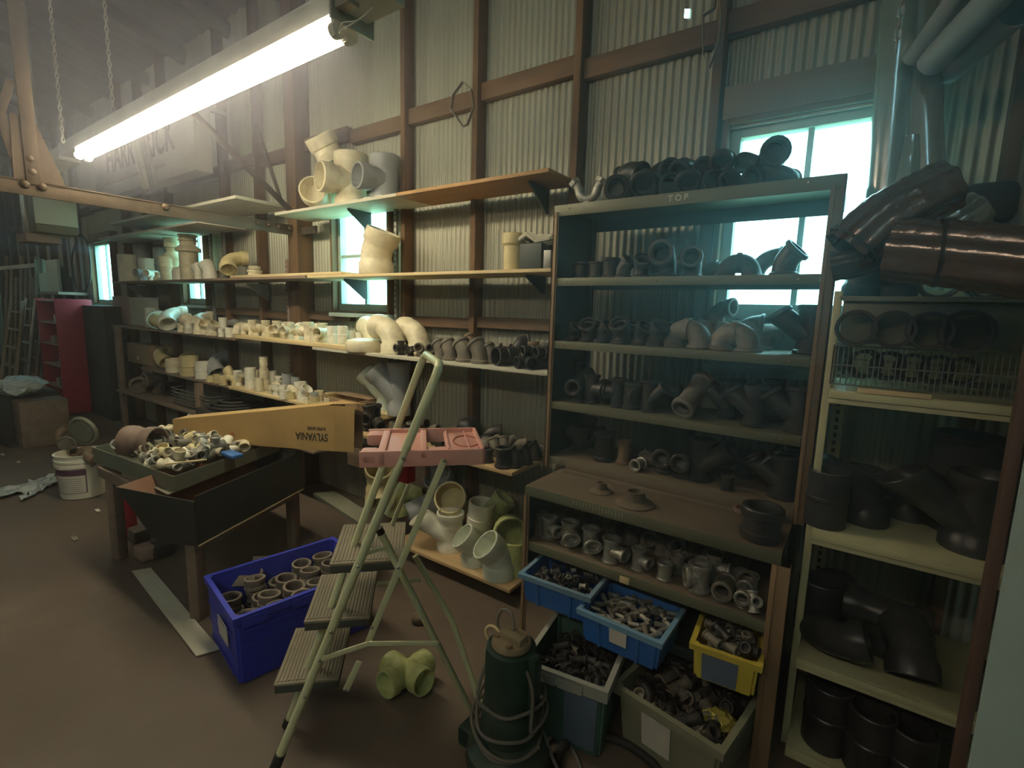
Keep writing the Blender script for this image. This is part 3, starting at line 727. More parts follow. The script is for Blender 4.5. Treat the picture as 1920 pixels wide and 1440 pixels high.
for i, z in enumerate(SH):
    lip = .05 if i == 0 else .036
    sh = rp(box('shelf', 'rackt' if i == 4 else 'rackf', rx0+.006, rx1+.0, RY+.003, RB-.01, z-.006, z))
    o = box('shelf_lip', 'rackf', rx0+(.012 if i else -.012), rx1-.012 if i else rx1+.02, RY-.001-.006*(i == 0), RY+.003, z-lip, z, bev=.001, parent=None)
    if i == 0: o.data.materials[0] = MT['rackd2'] if 'rackd2' in MT else MT['rackf']
    o.location = Vector(o.location)-ro-sh.location*0; o.parent = rk
    o2 = rp(box('back_lip', 'rackd', rx0, rx1, RB-.012, RB-.008, z-(.07 if i == 0 else .036), z))
    for t in (.06, .45, .93):
        bm = bmesh.new(); X_ = rx0+(rx1-rx0)*t; skin(bm, [V(X_, RY-.006*(i==0), z-.018), V(X_, RY-.005-.006*(i==0), z-.018)], [.005, .003], 8, cap1=True); rp(finish(bm, 'bolt_head', 'galv'))
# stencilled word on the top lip
p = atY(1271, 372, RY-.008)
rp(text('stencil', 'T O P', 'paint', .034, basis((1,0,0), (0,0,1), (p.x, RY-.0076, RT-.024)), sx=.95, bold=.0005))
# ---- base unit
BY, BBK = 1.78, 2.36
CZ = 1.6-.428*BY
bx0 = atY(984, 950, BY).x; bx1 = atY(1462, 1075, BY).x
print('base', bx0, bx1, CZ)
bu = empty('rack_base_unit', ((bx0+bx1)/2, BY, 0), label='brown dusty steel base cabinet with deep counter under the tall rack', cat='shelving')
ro2 = Vector(bu.location)
def bp_(o): o.location = Vector(o.location)-ro2; o.parent = bu; return o
bp_(box('counter', 'rackt', bx0, bx1, BY+.003, BBK, CZ-.006, CZ)); bp_(box('counter_lip', 'rackf', bx0, bx1, BY-.001, BY+.003, CZ-.045, CZ, bev=.001))
bp_(box('upstand', 'rackt', bx0+.04, bx1-.04, RY-.035, RY-.028, CZ-.003, CZ+.018)); bp_(box('upstand', 'rackt', bx0+.04, bx1, RY-.012, RY-.004, CZ-.003, zc1+.02))
LZ = .578
bp_(box('lower_shelf', 'rackt', bx0+.005, bx1-.005, BY+.01, BBK, LZ-.006, LZ)); bp_(box('lower_shelf_lip', 'rackf', bx0+.01, bx1-.01, BY+.004, BY+.008, LZ-.04, LZ, bev=.001))
for x in (bx0+.01, bx1-.012):
    bm = bmesh.new(); s = -1 if x < -.5 else 1; bx(bm, x-.014, x+(.014 if s < 0 else .04), BY, BY+.004, 0, CZ-.045, .001)
    e_ = x-.014 if s < 0 else x+.04; bx(bm, e_-.002, e_+.002, BY, BY+.03, 0, CZ-.045, .001); bx(bm, x-.003, x+.003, BY-.006, BY+.001, 0, CZ-.045, .001)
    bp_(finish(bm, 'corner_post', 'rackp', smooth=30))
    bp_(box('corner_post', 'rackd', x-.012, x+.012, BBK-.02, BBK, 0, CZ-.01))
bp_(box('side_panel', 'rackd', bx0-.004, bx0-.001, BY+.03, BBK, .45, CZ-.01))
bp_(box('bottom_shelf', 'rackd', bx0+.02, bx1-.02, BY+.06, BBK-.02, .285, .295))
for pxx in (1080, 1116, 1155, 1200, 1270):  # scratched white marks
    pass
bm = bmesh.new()
for i in range(16):
    pX = atY(1075+i*6.2, 940, BY-.002).x
    a = rnd.uniform(-.5, .5); hh = rnd.uniform(.006, .014)
    skin(bm, [V(pX+.004*a, BY-.0015, CZ-.022-hh), V(pX-.004*a, BY-.0015, CZ-.018+hh)], [.0008, .0008], 4)
o = finish(bm, 'chalk_marks', 'paint', bu, 0); o.location = -ro2; o['kind'] = 'stuff'
# ================================================================== RIGHT RACK
QY, QB = 1.92, 2.40
qx0 = atY(1553, 740, QY).x; qx1 = .62
qr = empty('steel_rack', (qx0, QY, 0), label='pale green steel shelving at the right edge loaded with big black pipe fittings', cat='shelving')
qo = Vector(qr.location)
def qp(o): o.location = Vector(o.location)-qo; o.parent = qr; return o
ZQ = [1.6-.116*QY, 1.6-.372*QY, 1.6-.617*QY, .06]
for i, z in enumerate(ZQ):
    qp(box('shelf', 'palesh', qx0, qx1, QY+.002, QB, z-.006, z)); qp(box('shelf_lip', 'palesh', qx0, qx1, QY-.010, QY+.002, z-.026, z-.001, bev=.003)); qp(box('shelf_lip', 'palesh', qx0, qx1, QY-.003, QY+.002, z-.044, z-.028, bev=.002))
px9 = atY(1536, 850, 2.0).x; qp(box('corner_post', 'palesh', px9-.012, px9+.012, 2.0, 2.025, 0, 1.70))
bm = bmesh.new(); bx(bm, qx0+.0, qx0+.045, QB-.02, QB-.015, 0, 1.9, .001); qp(finish(bm, 'rear_post', 'palesh', smooth=30))
bm = bmesh.new(); z = .3
while z < 1.8: bx(bm, qx0+.016, qx0+.028, QB-.023, QB-.0202, z, z+.018); z += .032
s = qp(finish(bm, 'slots', 'ink', smooth=0)); s['kind'] = 'stuff'
qp(box('corner_post', 'palesh', .60, .63, QY+.02, QY+.05, 0, 1.7))
# channel above with four rings, and wire basket
qp(box('top_channel', 'tray', qx0+.01, .75, QY-.0, QY+.012, 1.535, 1.672, bev=.004)); qp(box('channel_flange', 'tray', qx0+.01, .75, QY-.02, QY+.0, 1.664, 1.672)); qp(box('back_plate', 'palesh', qx0, .75, QB-.02, QB-.01, 1.40, 1.72)); 
qp(box('deck', 'tray', qx0, .75, QY, QB, 1.672, 1.68))
RZ = 1.6-.062*QY
for i, px in enumerate((1605, 1675, 1743, 1812)):
    bm = bmesh.new()
    hollow(bm, [V(0,-.03,0), V(0,.0,0), V(0,.03,0)], [.055,.057,.055], [.046,.044,.046], 28)
    o = finish(bm, 'pipe_ring', 'abs' if i else 'iron'); p = atY(px, 615+i*2.5, QY-.04); o.location = p
    tag(o, label='black ring hung under the green channel, '+['leftmost of four', 'second of four', 'third of four', 'largest and rightmost of four'][i], cat='ring', group='four rings under the green channel')
    if i == 3: o.scale = (1.12, 1, 1.12)
bk = empty('wire_basket', (qx0, QY, 1.39), label='wire basket standing on the top pale green shelf under four black rings', cat='basket')
bz0, bz1 = ZQ[0]+.02, ZQ[0]+.145; by = QY+.01; L = .72
def wire(a, b, r=.0022, nm='wire', par=bk): 
    bm = bmesh.new(); skin(bm, [V(*a), V(*b)], [r, r], 6, cap0=True, cap1=True); return finish(bm, nm, 'wire', par)
x = 0.0
nb = 52; zb, zt = bz0-1.39, bz1-1.39
for i in range(nb+1):
    t = L*i/nb; wire((t, .01, zb), (t, .01, zt), .0016, 'upright_wire')
    if i % 3 == 0: wire((t, .01, zb), (t, .35, zb), .0016, 'floor_wire')
for z in (zb, zt, (zb+zt)/2): wire((0, .01, z), (L, .01, z), .0028, 'rim_wire'); wire((0, .35, z), (L, .35, z), .0028, 'rim_wire')
for z in (zb, zt): wire((0, .01, z), (0, .35, z), .0028, 'rim_wire')
for i in range(9): t = .35*i/9+.01; wire((0, t, zb), (0, t, zt), .0016, 'upright_wire')
p0 = atY(1608, 722, QY-.01); p1 = atY(1748, 735, QY-.01)
box('price_card', 'board', p0.x, p1.x, QY-.013, QY-.011, ZQ[0]+.001, ZQ[0]+.016, label='yellow card strip on the shelf edge below the wire basket', cat='label strip')
# brown post and teal panel at right edge
px_ = atY(1862, 1100, 1.45).x
box('cabinet_frame', 'brownpost', px_-.016, px_+.004, 1.43, 1.47, 0, 1.75, label='dark red wooden edge post in front of the pale green shelves', cat='post')
box('tall_cabinet', 'teal', px_+.006, px_+.5, 1.42, 1.425, 0, 1.75, label='pale teal metal cabinet side cut off by the right edge', cat='cabinet', bev=.001)
# ================================================================== THINGS UPPER RIGHT
def ribbed(name, pts, r, label, m='slick', seg=48, cat='downspout', sq=1.0):
    pts = [Vector(p) for p in pts]; q = []
    n = len(pts)
    for i in range(n-1):
        p0, p1, p2, p3 = pts[max(i-1,0)], pts[i], pts[i+1], pts[min(i+2,n-1)]
        for j in range(8):
            t = j/8; q.append(.5*((2*p1)+(-p0+p2)*t+(2*p0-5*p1+4*p2-p3)*t*t+(-p0+3*p1-3*p2+p3)*t**3))
    q.append(pts[-1]); bm = bmesh.new(); fl = [1.0, .985, .92, .89, .92, .985]
    rs = [r*(1+.02*math.sin(i*2.3)+.015*math.sin(i*5.1)) for i in range(len(q))]
    skin(bm, q, rs, seg, flat=fl); skin(bm, q, [v*.9 for v in rs], seg, flip=True, flat=fl)
    bmesh.ops.scale(bm, vec=(1, sq, 1), verts=bm.verts[:], space=Matrix.Translation(-q[0]))
    o = finish(bm, name, m, smooth=50); tag(o, label=label, cat=cat); return o
def A(px, py, Y): return atY(px, py, Y)
def band(par, c, d, r, m='rubber'):
    d = Vector(d).normalized(); bm = bmesh.new(); skin(bm, [c-d*.004, c+d*.004], [r, r], 40); finish(bm, 'tie_band', m, par)
o = ribbed('ribbed_downspout', [A(1590,470,1.9), A(1650,415,1.92), A(1720,375,1.95), A(1775,350,1.98)], .082, 'shiny brown plastic-wrapped ribbed downspout bundle tilted up beside the window')
band(o, A(1600,460,1.9), A(1650,415,1.92)-A(1590,470,1.9), .084)
o = ribbed('ribbed_downspout', [A(1560,500,2.0), A(1640,480,2.0), A(1710,420,2.05), A(1790,390,2.1)], .05, 'dark grey downspout under the tilted shiny bundle', m='abs')
o = ribbed('ribbed_downspout', [A(1672,468,1.62), A(1760,475,1.6), A(1850,484,1.58), A(1990,500,1.56)], .078, 'shiny brown wrapped ribbed downspout bundle lying level above the green channel')
band(o, A(1760,475,1.6), V(1,0,0), .081)
p = ribbed('crumpled_mesh_wrap', [A(1730,440,2.0), A(1790,420,2.0), A(1835,390,2.02)], .055, 'pale crumpled wrapped roll between the two brown downspout bundles', m='film', cat='wrapped roll')
o = ribbed('crumpled_mesh_wrap', [A(1740,432,2.1), A(1790,412,2.1), A(1830,382,2.12)], .048, 'grey-green roll of mesh lying behind the downspout bundles', m='plastic', cat='wrapped roll')
box('hanging_bag', 'rubber', A(1845,300,2.35).x-.05, A(1845,300,2.35).x+.10, 2.3, 2.42, A(1845,420,2.35).z, A(1845,345,2.35).z, label='black folded bag on the wall above the downspout bundles', cat='bag', bev=.03)
def bigpipe(px0, py0, px1, py1, Y0, Y1, r, label, m='plastic', wrap=True, ext=0.):
    a = A(px0, py0, Y0); b = A(px1, py1, Y1); d = (b-a).normalized(); b2 = b+d*ext
    bm = bmesh.new(); n = 14; P = [a.lerp(b2, i/n) for i in range(n+1)]
    hollow(bm, P, [r]*(n+1), [r*.93]*(n+1), 28)
    o = finish(bm, 'long_pipe', m); tag(o, label=label, cat='pipe')
    if wrap:
        bm = bmesh.new(); skin(bm, P, [r*(1.04+.03*math.sin(i*1.9)) for i in range(n+1)], 28); finish(bm, 'plastic_wrap', 'film', o)
    return o
bigpipe(1652, 430, 1688, -10, 2.25, 2.30, .052, 'long pale pipe in clear film standing against the window right side', 'pale', ext=.4)
bigpipe(1708, 430, 1714, 100, 2.28, 2.33, .036, 'thin blue-grey pipe standing between two film-wrapped pipes', 'pvcg', ext=.6)
bigpipe(1737, 420, 1722, 60, 2.26, 2.34, .056, 'long pale pipe in clear film, rightmost of the standing ones', 'pvc', ext=.9)
bigpipe(1690, 420, 1706, 265, 2.22, 2.28, .045, 'short pale wrapped pipe with tapered wrapping tied before the standing pipes', 'pale')
bigpipe(1708, 113, 1830, -60, 2.2, 2.0, .026, 'upper pipe of the bundle hanging over the standing pipes, small open end', 'pvcg', False, .5)
bigpipe(1745, 118, 1850, 10, 2.2, 2.0, .042, 'wide open-ended pipe of the hanging bundle at the upper right', 'pvcg', False, .25)
bigpipe(1750, 70, 1835, -50, 2.3, 2.1, .038, 'pipe leaning behind the open ends at the upper right', 'pvc', True, .2)
bigpipe(1778, 132, 1860, 60, 2.35, 2.15, .045, 'lowest pipe of the hanging bundle at the upper right', 'pvcg', False, .1)
chain('hanging_chain', 1690, 0, 1681, 85, 2.1, 'bright wire chain hanging before the film-wrapped standing pipe', 'galv')
# bent straps
def strap(pts, Y, label, wd=.022):
    P = [A(x, y, Y) for x, y in pts]
    bm = bmesh.new(); n = len(P); vs = []
    for i, p in enumerate(P):
        a = P[i-1]; b = P[(i+1) % n]; t = (b-a).normalized(); s = V(0, 1, 0); nn = t.cross(s).normalized()
        vs.append([bm.verts.new(p+s*sw*wd/2+nn*tn*.002) for sw, tn in ((-1,-1), (1,-1), (1,1), (-1,1))])
    for i in range(n):
        for k in range(4): bm.faces.new([vs[i][k], vs[i][(k+1) % 4], vs[(i+1) % n][(k+1) % 4], vs[(i+1) % n][k]])
    o = finish(bm, 'bent_metal_strap', 'steel', smooth=20); tag(o, label=label, cat='metal strap')
strap([(868, 153), (884, 168), (889, 200), (876, 234), (868, 237), (846, 205), (850, 178)], SF-.03, 'bent metal strap loop hung on the stud left of centre')
strap([(1347, -20), (1340, 15), (1318, 30), (1319, 105), (1330, 127), (1348, 80), (1352, 30)], SF-.03, 'bent metal strap loop hung on the stud by the bright window')
# ================================================================== STEP STOOL
a_ = V(.70, .714, 0); w_ = V(.714, -.70, 0)
st = empty('step_stool', (-1.5, 1.1, 0), label='cream-green folding step stool with three ribbed steps and faded pink tray', cat='step stool')
so = Vector(st.location)
def sp(o):
    o.location = Vector(o.location)-so; o.parent = st; return o
def onplane(px, py, P0, nrm):
    d = ray(px, py); t = (Vector(P0)-CAM).dot(nrm)/d.dot(nrm); return CAM+d*t
Fn = atZ(505, 1465, 0.); 
Fn = Vector((-1.478, .745, 0)); 
Tn = onplane(826, 684, Fn, w_)
Ff = Fn - w_*.24; Tf = CAM+ray(797, 663)*(depth(Tn)+.36)
print('stool', Fn, Tn, pr(Fn), pr(Ff), pr(Tf))
Pn = [Fn, Fn.lerp(Tn, .97)]
d = (Tn-Fn).normalized()
# rails taper together towards the hand rail
cr_ = (Tf-Tn).normalized()
pts = [Fn, Fn.lerp(Tn, .5), Tn-d*.05, Tn-d*.015+cr_*.008, Tn+cr_*.035]
pts2 = [Ff, Ff.lerp(Tf, .5), Tf-d*.05, Tf-d*.015-cr_*.008, Tf-cr_*.035]
sp(tubeobj('rail', 'rail', pts+pts2[::-1], .0145, seg=14))
def sleeve(f, t, L): o = tubeobj('foot_sleeve', 'rubber', [f-(t-f).normalized()*.0, f+(t-f).normalized()*L], .018, seg=12); sp(o)
sleeve(Fn, Tn, .12); sleeve(Ff, Tf, .03)
Ww = .34
def railpt(z): t = z/Tn.z; return Fn.lerp(Tn, t), Ff.lerp(Tf, t)
def step(cx, cy, z, dpt, wid, nm='step'):
    c = V(cx, cy, z)
    e = empty(nm, (0,0,0))
    bm = bmesh.new(); bx(bm, -dpt/2, dpt/2, -wid/2, wid/2, -.012, 0, .004)
    n = int(dpt/.013)
    for i in range(n):
        x = -dpt/2+.012+i*(dpt-.024)/(n-1); bx(bm, x-.0035, x+.0035, -wid/2+.012, wid/2-.012, -.001, .003)
    o = finish(bm, nm, 'stepm', smooth=30)
    b2 = bmesh.new(); bx(b2, -dpt/2+.002, dpt/2-.002, -wid/2+.002, wid/2-.002, -.04, -.011, .003); finish(b2, 'step_edge', 'stepd', o, 30)
    Mx = Matrix((a_, -w_, V(0,0,1))).transposed().to_4x4(); Mx.translation = c-so
    o.parent = st; o.matrix_local = Mx; bpy.data.objects.remove(e)
step(-1.50, 1.205, .69, .26, .335); step(-1.60, 1.145, .455, .235, .335); step(-1.665, 1.055, .225, .23, .335)
# tray
tz = 1.144
P4 = [atZ(700, 800, tz), atZ(868, 812, tz), atZ(900, 852, tz), atZ(700, 838, tz)]
print('tray', P4)
tc = (atZ(706, 820, tz)+atZ(884, 832, tz))/2
bm = bmesh.new(); hl, hw = .20, .155
def tb(x0, x1, y0, y1, z0, z1, b=.003): bx(bm, x0, x1, y0, y1, z0, z1, b)
tb(-hl+.06, .01, -hw, hw, -.012, -.006); tb(.075, hl, -hw, hw, -.012, -.006); tb(.01, .075, -hw, -.06, -.012, -.006)
tb(-hl, hl, -hw, -hw+.012, -.045, .008); tb(-hl, hl, hw-.012, hw, -.045, .008); tb(hl-.012, hl, -hw, hw, -.045, .008)
tb(-hl, -hl+.06, -hw, -hw+.075, -.04, .004, .012); tb(-hl, -hl+.06, hw-.075, hw, -.04, .004, .012)
tb(-hl+.055, -hl+.08, -hw, hw, -.04, .004); tb(-.01, .012, -hw, hw, -.02, .003); tb(.08, .088, -.1, hw, -.01, .0); tb(hl-.05, hl-.044, -hw, hw, -.01, -.001)
tray = finish(bm, 'tray', 'pink', smooth=30)
b3 = bmesh.new()
P = [V(.15+.045*math.cos(2*PI*i/20), .0+.075*math.sin(2*PI*i/20), -.005) for i in range(21)]; skin(b3, P, [.003]*21, 6); finish(b3, 'cup_ring', 'orangec', tray)
for hx, hy in ((.19, -.12), (.19, -.09), (.19, -.06), (.195, .12), (-.19, -.14)):
    b3 = bmesh.new(); skin(b3, [V(hx, hy, -.006), V(hx, hy, -.0045)], [.006, .006], 10, cap1=True); finish(b3, 'screw_hole', 'ink', tray)
ta = V(.80, .60, 0); tw = V(.60, -.80, 0)
Mx = Matrix((a_, -w_, V(0,0,1))).transposed().to_4x4(); Mx.translation = tc-so; tray.parent = st; tray.matrix_local = Mx
k1 = Fn.lerp(Tn, .70)
rc = tc + V(0,0,-.05) - w_*(-.07)
bm = bmesh.new(); bx(bm, -.03, .03, -.02, .02, -.07, 0, .004); bx(bm, -.02, -.01, -.021, .021, -.06, -.02); bx(bm, .0, .01, -.021, .021, -.06, -.02)
o = finish(bm, 'latch_clip', 'redp', smooth=30); q_ = onplane(760, 865, Fn-w_*.1, w_); o.location = q_; sp(o)
# struts: flat bars
def bar(p, q, nm='brace', wd=.022, m='rail'):
    o = beam_between(nm, m, p, q, .004, wd, up=w_.cross((q-p).normalized())); sp(o); return o
On = Fn + w_*.012
def op(x, y, off=.012): return onplane(x, y, Fn+w_*off, w_)
# near rear leg, near link bar, cross braces
rn0 = op(712, 995, -.03); rn1 = atZ(886, 1338, .0)
sp(tubeobj('rear_leg', 'rail', [rn0, rn1], .0125, seg=12)); sp(tubeobj('foot_sleeve', 'rubber', [rn1, rn1+(rn1-rn0).normalized()*.03], .016))
sp(tubeobj('end_cap', 'rubber', [rn0-(rn1-rn0).normalized()*.012, rn0+(rn1-rn0).normalized()*.012], .0135))
def fp(x, y, off=-.36): return onplane(x, y, Fn+w_*off, w_)
rf0 = fp(778, 1042); rf1 = atZ(903, 1326, .0)
sp(tubeobj('rear_leg', 'rail', [rf0, fp(848, 1165), rf1], .0125, seg=12)); sp(tubeobj('foot_sleeve', 'rubber', [rf1, rf1+(rf1-rf0).normalized()*.03], .016))
print('rear feet', rn1, rf1)
bar(op(833, 862), op(690, 1205, -.01), 'link_bar'); bar(op(674, 1240, -.01), op(648, 1295, -.01), 'link_bar')
bar(op(600, 1237), op(690, 1207), 'brace', .018); bar(op(690, 1207, .016), op(822, 1206), 'brace', .018)
bar(op(680, 1040), op(726, 1025, -.02), 'brace', .014)
bar(op(735, 985, -.02), fp(770, 900, -.3), 'link_bar', .016)
bar(fp(708, 1094), fp(790, 1088), 'brace', .016)
bar(fp(723, 965, -.33), fp(752, 905, -.33), 'link_bar', .014)
for x, y in ((756, 860), (833, 864), (671, 1063), (746, 1065), (620, 1186), (697, 1177), (824, 1207), (599, 1239), (572, 1307), (648, 1293)):
    p = op(x, y, .018); b3 = bmesh.new(); skin(b3, [p, p+w_*.004], [.006, .004], 8, cap1=True); sp(finish(b3, 'rivet', 'steel'))
# ================================================================== TABLE, TRAY AND SCRAP BOX
TBZ = .68
P1 = atZ(243, 905, TBZ); P2 = atZ(364, 931, TBZ); P3 = atZ(560, 848, TBZ)
u = (P3-P2); u.z = 0; Lu = u.length; u.normalize(); v = V(-u.y, u.x, 0)   # v points to -X
Wd = (P1-P2).length
print('box', P1, P2, P3, Lu, Wd)
B0 = atZ(185, 850, TBZ); v2 = (B0-P2).normalized(); v2.z = 0
def loc(s, t, z): return P2+u*s+v*t+V(0, 0, z-TBZ)
def loc2(s, t, z): return P2+u*s+v2*t+V(0, 0, z-TBZ)
bxr = empty('steel_hopper', P2-V(0,0,TBZ), label='black sheet-steel open hopper box with rust-red inside on the front of the work table', cat='metal box')
def quadslab(nm, m, pts, th, par, off):
    n = (pts[1]-pts[0]).cross(pts[2]-pts[0]).normalized(); bm = bmesh.new()
    a = [bm.verts.new(p) for p in pts]; b = [bm.verts.new(p+n*th) for p in pts]; k = len(pts)
    bm.faces.new(a[::-1]); bm.faces.new(b)
    for i in range(k): bm.faces.new([a[i], a[(i+1) % k], b[(i+1) % k], b[i]])
    o = finish(bm, nm, m, par, 25); o.location = -off; return o
bo = Vector(bxr.location)
Lb = .82
quadslab('side_panel', 'blacksheet', [loc(0,0,.68+.0), loc(0,0,.43), loc(Lb,0,.43), loc(Lb,0,.68)], .004, bxr, bo)
quadslab('end_panel', 'blacksheet', [loc(0,Wd,.68), loc(0,Wd*.55,.43), loc(0,0,.43), loc(0,0,.655)], .004, bxr, bo)
quadslab('far_panel', 'copper', [loc(0,Wd,.68), loc(Lb,Wd,.68), loc(Lb,Wd*.55,.45), loc(0,Wd*.55,.45)], .004, bxr, bo)
quadslab('floor_sheet', 'copper', [loc(.004,.004,.45), loc(.004,Wd*.55,.45), loc(Lb,Wd*.55,.45), loc(Lb,.004,.45)], .004, bxr, bo)
quadslab('inner_lining', 'copper', [loc(.01,-.006-.004,.675), loc(Lb,-.01,.675), loc(Lb,.05,.455), loc(.01,.05,.455)][::-1], .001, bxr, bo) if False else None
quadslab('edge_strip', 'board', [loc(0,-.006,.425), loc(Lb,-.006,.425), loc(Lb,-.006,.432), loc(0,-.006,.432)], .003, bxr, bo)
# work table
tb_ = empty('work_table', loc2(.4, Wd+.3, 0), label='low wooden work table carrying the trays of small cream fittings', cat='table'); to = Vector(tb_.location)
def tpost(s, t, z1, nm='leg'):
    c = loc2(s, t, 0); bm = bmesh.new(); bx(bm, -.03, .03, -.03, .03, 0, z1, .003); o = finish(bm, nm, 'brownb', tb_, 30); o.location = c-to; o.rotation_euler = (0,0,math.atan2(u.y, u.x))
TD = (B0-P2).length; s0=t0=0
print('leg', s0, t0)
tpost(.05, TD-.06, .60); tpost(.03, .08, .43); tpost(Lb-.05, TD-.02, .60); tpost(Lb-.03, .08, .43)
bm = bmesh.new(); a = [loc2(0.03,Wd+.02,.60), loc2(0.03,TD,.60), loc2(.9,TD,.60), loc2(.9,Wd+.02,.60)]
va = [bm.verts.new(p) for p in a]; vb = [bm.verts.new(p+V(0,0,.025)) for p in a]
bm.faces.new(va); bm.faces.new(vb[::-1])
for i in range(4): bm.faces.new([va[i], vb[i], vb[(i+1) % 4], va[(i+1) % 4]])
bmesh.ops.recalc_face_normals(bm, faces=bm.faces[:]); o = finish(bm, 'table_top', 'brownb', tb_, 30); o.location = -to
def rail_(s0_, t0_, s1_, t1_, z, nm='rail'):
    o = beam_between(nm, 'brownb', loc2(s0_, t0_, z), loc2(s1_, t1_, z), .03, .06); o.location = Vector(o.location)-to; o.parent = tb_
rail_(0, .1, 0, TD, .57, 'apron'); rail_(0, .06, Lb-.05, .06, .40, 'apron')
# sheet-steel pan full of small fittings
pn = empty('steel_pan', loc2(.3, Wd+.3, .625), label='grey-green steel pan heaped with small cream fittings on the work table', cat='tray'); po = Vector(pn.location)
def wallp(pts, m='tray', nm='pan_side', th=.004): quadslab(nm, m, pts, th, pn, po)
pa, pb_ = Wd*.60, TD+.02; sl = .85; h0, h1 = .627, .72
wallp([loc2(-.02,pb_,h0), loc2(0.04,pa,h0), loc2(0.04,pa,h1-.01), loc2(-.02,pb_,h1)]); wallp([loc2(0.04,pa,h0), loc2(sl,pa,h0), loc2(sl,pa,h1-.02), loc2(0.04,pa,h1-.01)])
wallp([loc2(0,pb_,h0), loc2(0,pb_,h1), loc2(sl,pb_,h1), loc2(sl,pb_,h0)]); wallp([loc2(sl,pb_,h0), loc2(sl,pb_,h1), loc2(sl,pa,h1), loc2(sl,pa,h0)])
wallp([loc2(0,pa,h0), loc2(0,pb_,h0), loc2(sl,pb_,h0), loc2(sl,pa,h0)], nm='pan_floor')
# ================================================================== CARDBOARD BOX
Rc = atZ(628, 846, .725); Lc = atZ(327, 824, .725); print('cl', (Lc-Rc).length)
ex = (Rc-Lc).normalized(); ey = V(-ex.y, ex.x, 0); h0_ = 0
def hgt(px, py, base, nrm):
    p = onplane(px, py, base, nrm); return p.z-base.z
hR = hgt(630, 760, Rc, ey); hL = hgt(335, 787, Lc, ey)
print('carton', Lc, Rc, hR, hL)
ct = empty('cardboard_carton', Lc, label='long open yellow-brown cardboard lamp carton with upside-down lettering lying across the trays', cat='box')
co = Vector(ct.location)
Lr = (Rc-Lc).length; hh = (hR+hL)/2; dp = .14
def cp(nm, pts, th=.003, m='card'): quadslab(nm, m, [Lc+ex*a+ey*b+V(0,0,c) for a, b, c in pts], th, ct, co)
cp('front_side', [(0,0,0), (Lr,0,0), (Lr,0,hR), (0,0,hL)]); cp('back_side', [(0,dp,0), (Lr,dp,0), (Lr,dp,hR), (0,dp,hL)], m='cardd')
cp('bottom_side', [(0,0,0), (0,dp,0), (Lr,dp,0), (Lr,0,0)]); cp('top_side', [(0,0,hL), (Lr*.97,0,hR), (Lr*.97,dp,hR), (0,dp,hL)][::-1])
cp('left_end', [(0,0,0), (0,0,hL), (0,dp,hL), (0,dp,0)])
cp('end_flap', [(Lr,0,0), (Lr+.13,-.012,.006), (Lr+.14,-.012,hR-.006), (Lr,0,hR)])
cp('torn_flap', [(Lr*.98,.01,hR+.002), (Lr+.13,.02,hR+.012), (Lr+.16,dp*.8,hR-.01), (Lr*.98,dp,hR+.006)])
cp('lower_flap', [(Lr,dp*.9,0), (Lr+.12,dp*.9,-.01), (Lr+.13,dp*.9,hR*.8), (Lr,dp*.9,hR*.9)], m='cardd')
pm = onplane(584, 818, Rc, ey)
text('lettering', 'SYLVANIA', 'ink', hR*.235, basis(-ex, V(0,0,-1), onplane(585, 818, Rc, ey)-ey*.0042), ct, sx=.70, bold=.0010).location = -co
text('lettering', 'SUPER SAVER', 'ink', hR*.10, basis(-ex, V(0,0,-1), onplane(594, 803, Rc, ey)-ey*.0042), ct, sx=.72, bold=.0003).location = -co
text('lettering', 'UP', 'orangec', hR*.2, basis(-ex, V(0,0,-1), onplane(435, 815, Rc, ey)-ey*.0042), ct, sx=.6).location = -co
# ================================================================== BIG PLASTIC ON TOP BOARD
def row(items, Y, Z, place, m=None, **kw):
    for it in items:
        kind, px, d, rot = it[:4]; mm = it[4] if len(it) > 4 and it[4] else m; y = it[5] if len(it) > 5 and it[5] else Y
        k = dict(kw); k.update(it[6] if len(it) > 6 else {})
        putpx(kind, mm, px, d, y+(rnd.uniform(-.008, .008) if not k.get('heap') else 0), Z, rot, place, **k)
T1 = 'on the top shelf board'
def bigtop(kind, m, px, Y, d, rot, adj, k=1., dz=0.):
    X = XofPx(px, Y, ZTOP+.1); return put(kind, m, X, Y, ZTOP+dz, d/2*depth((X, Y, ZTOP))/F, rot, T1, adj=adj, k=k)
bigtop('tee', 'pvc', 640, 2.34, 54, (0,0,-105), 'huge upright', .88)
bigtop('elbow45', 'pvc', 594, 2.30, 46, (100,-30,0), 'big down-turned', .9)
bigtop('elbow45', 'pvc', 617, 2.40, 50, (30,-20,-60), 'big raised', 1., .245)
bigtop('tee', 'pvcg', 705, 2.36, 50, (0,0,-105), 'huge', .84)
X_ = XofPx(650, 2.3, ZTOP)
for i, px in enumerate((668, 690, 712)):
    X_ = XofPx(px, 2.25, ZTOP); o = box('plastic_wrap', 'plastic', X_-.03, X_+.04, 2.23, 2.26, ZTOP, ZTOP+.018, bev=.008, label='crumpled clear plastic scrap under the big grey tee', cat='plastic scrap', group='scraps of plastic on the top board')
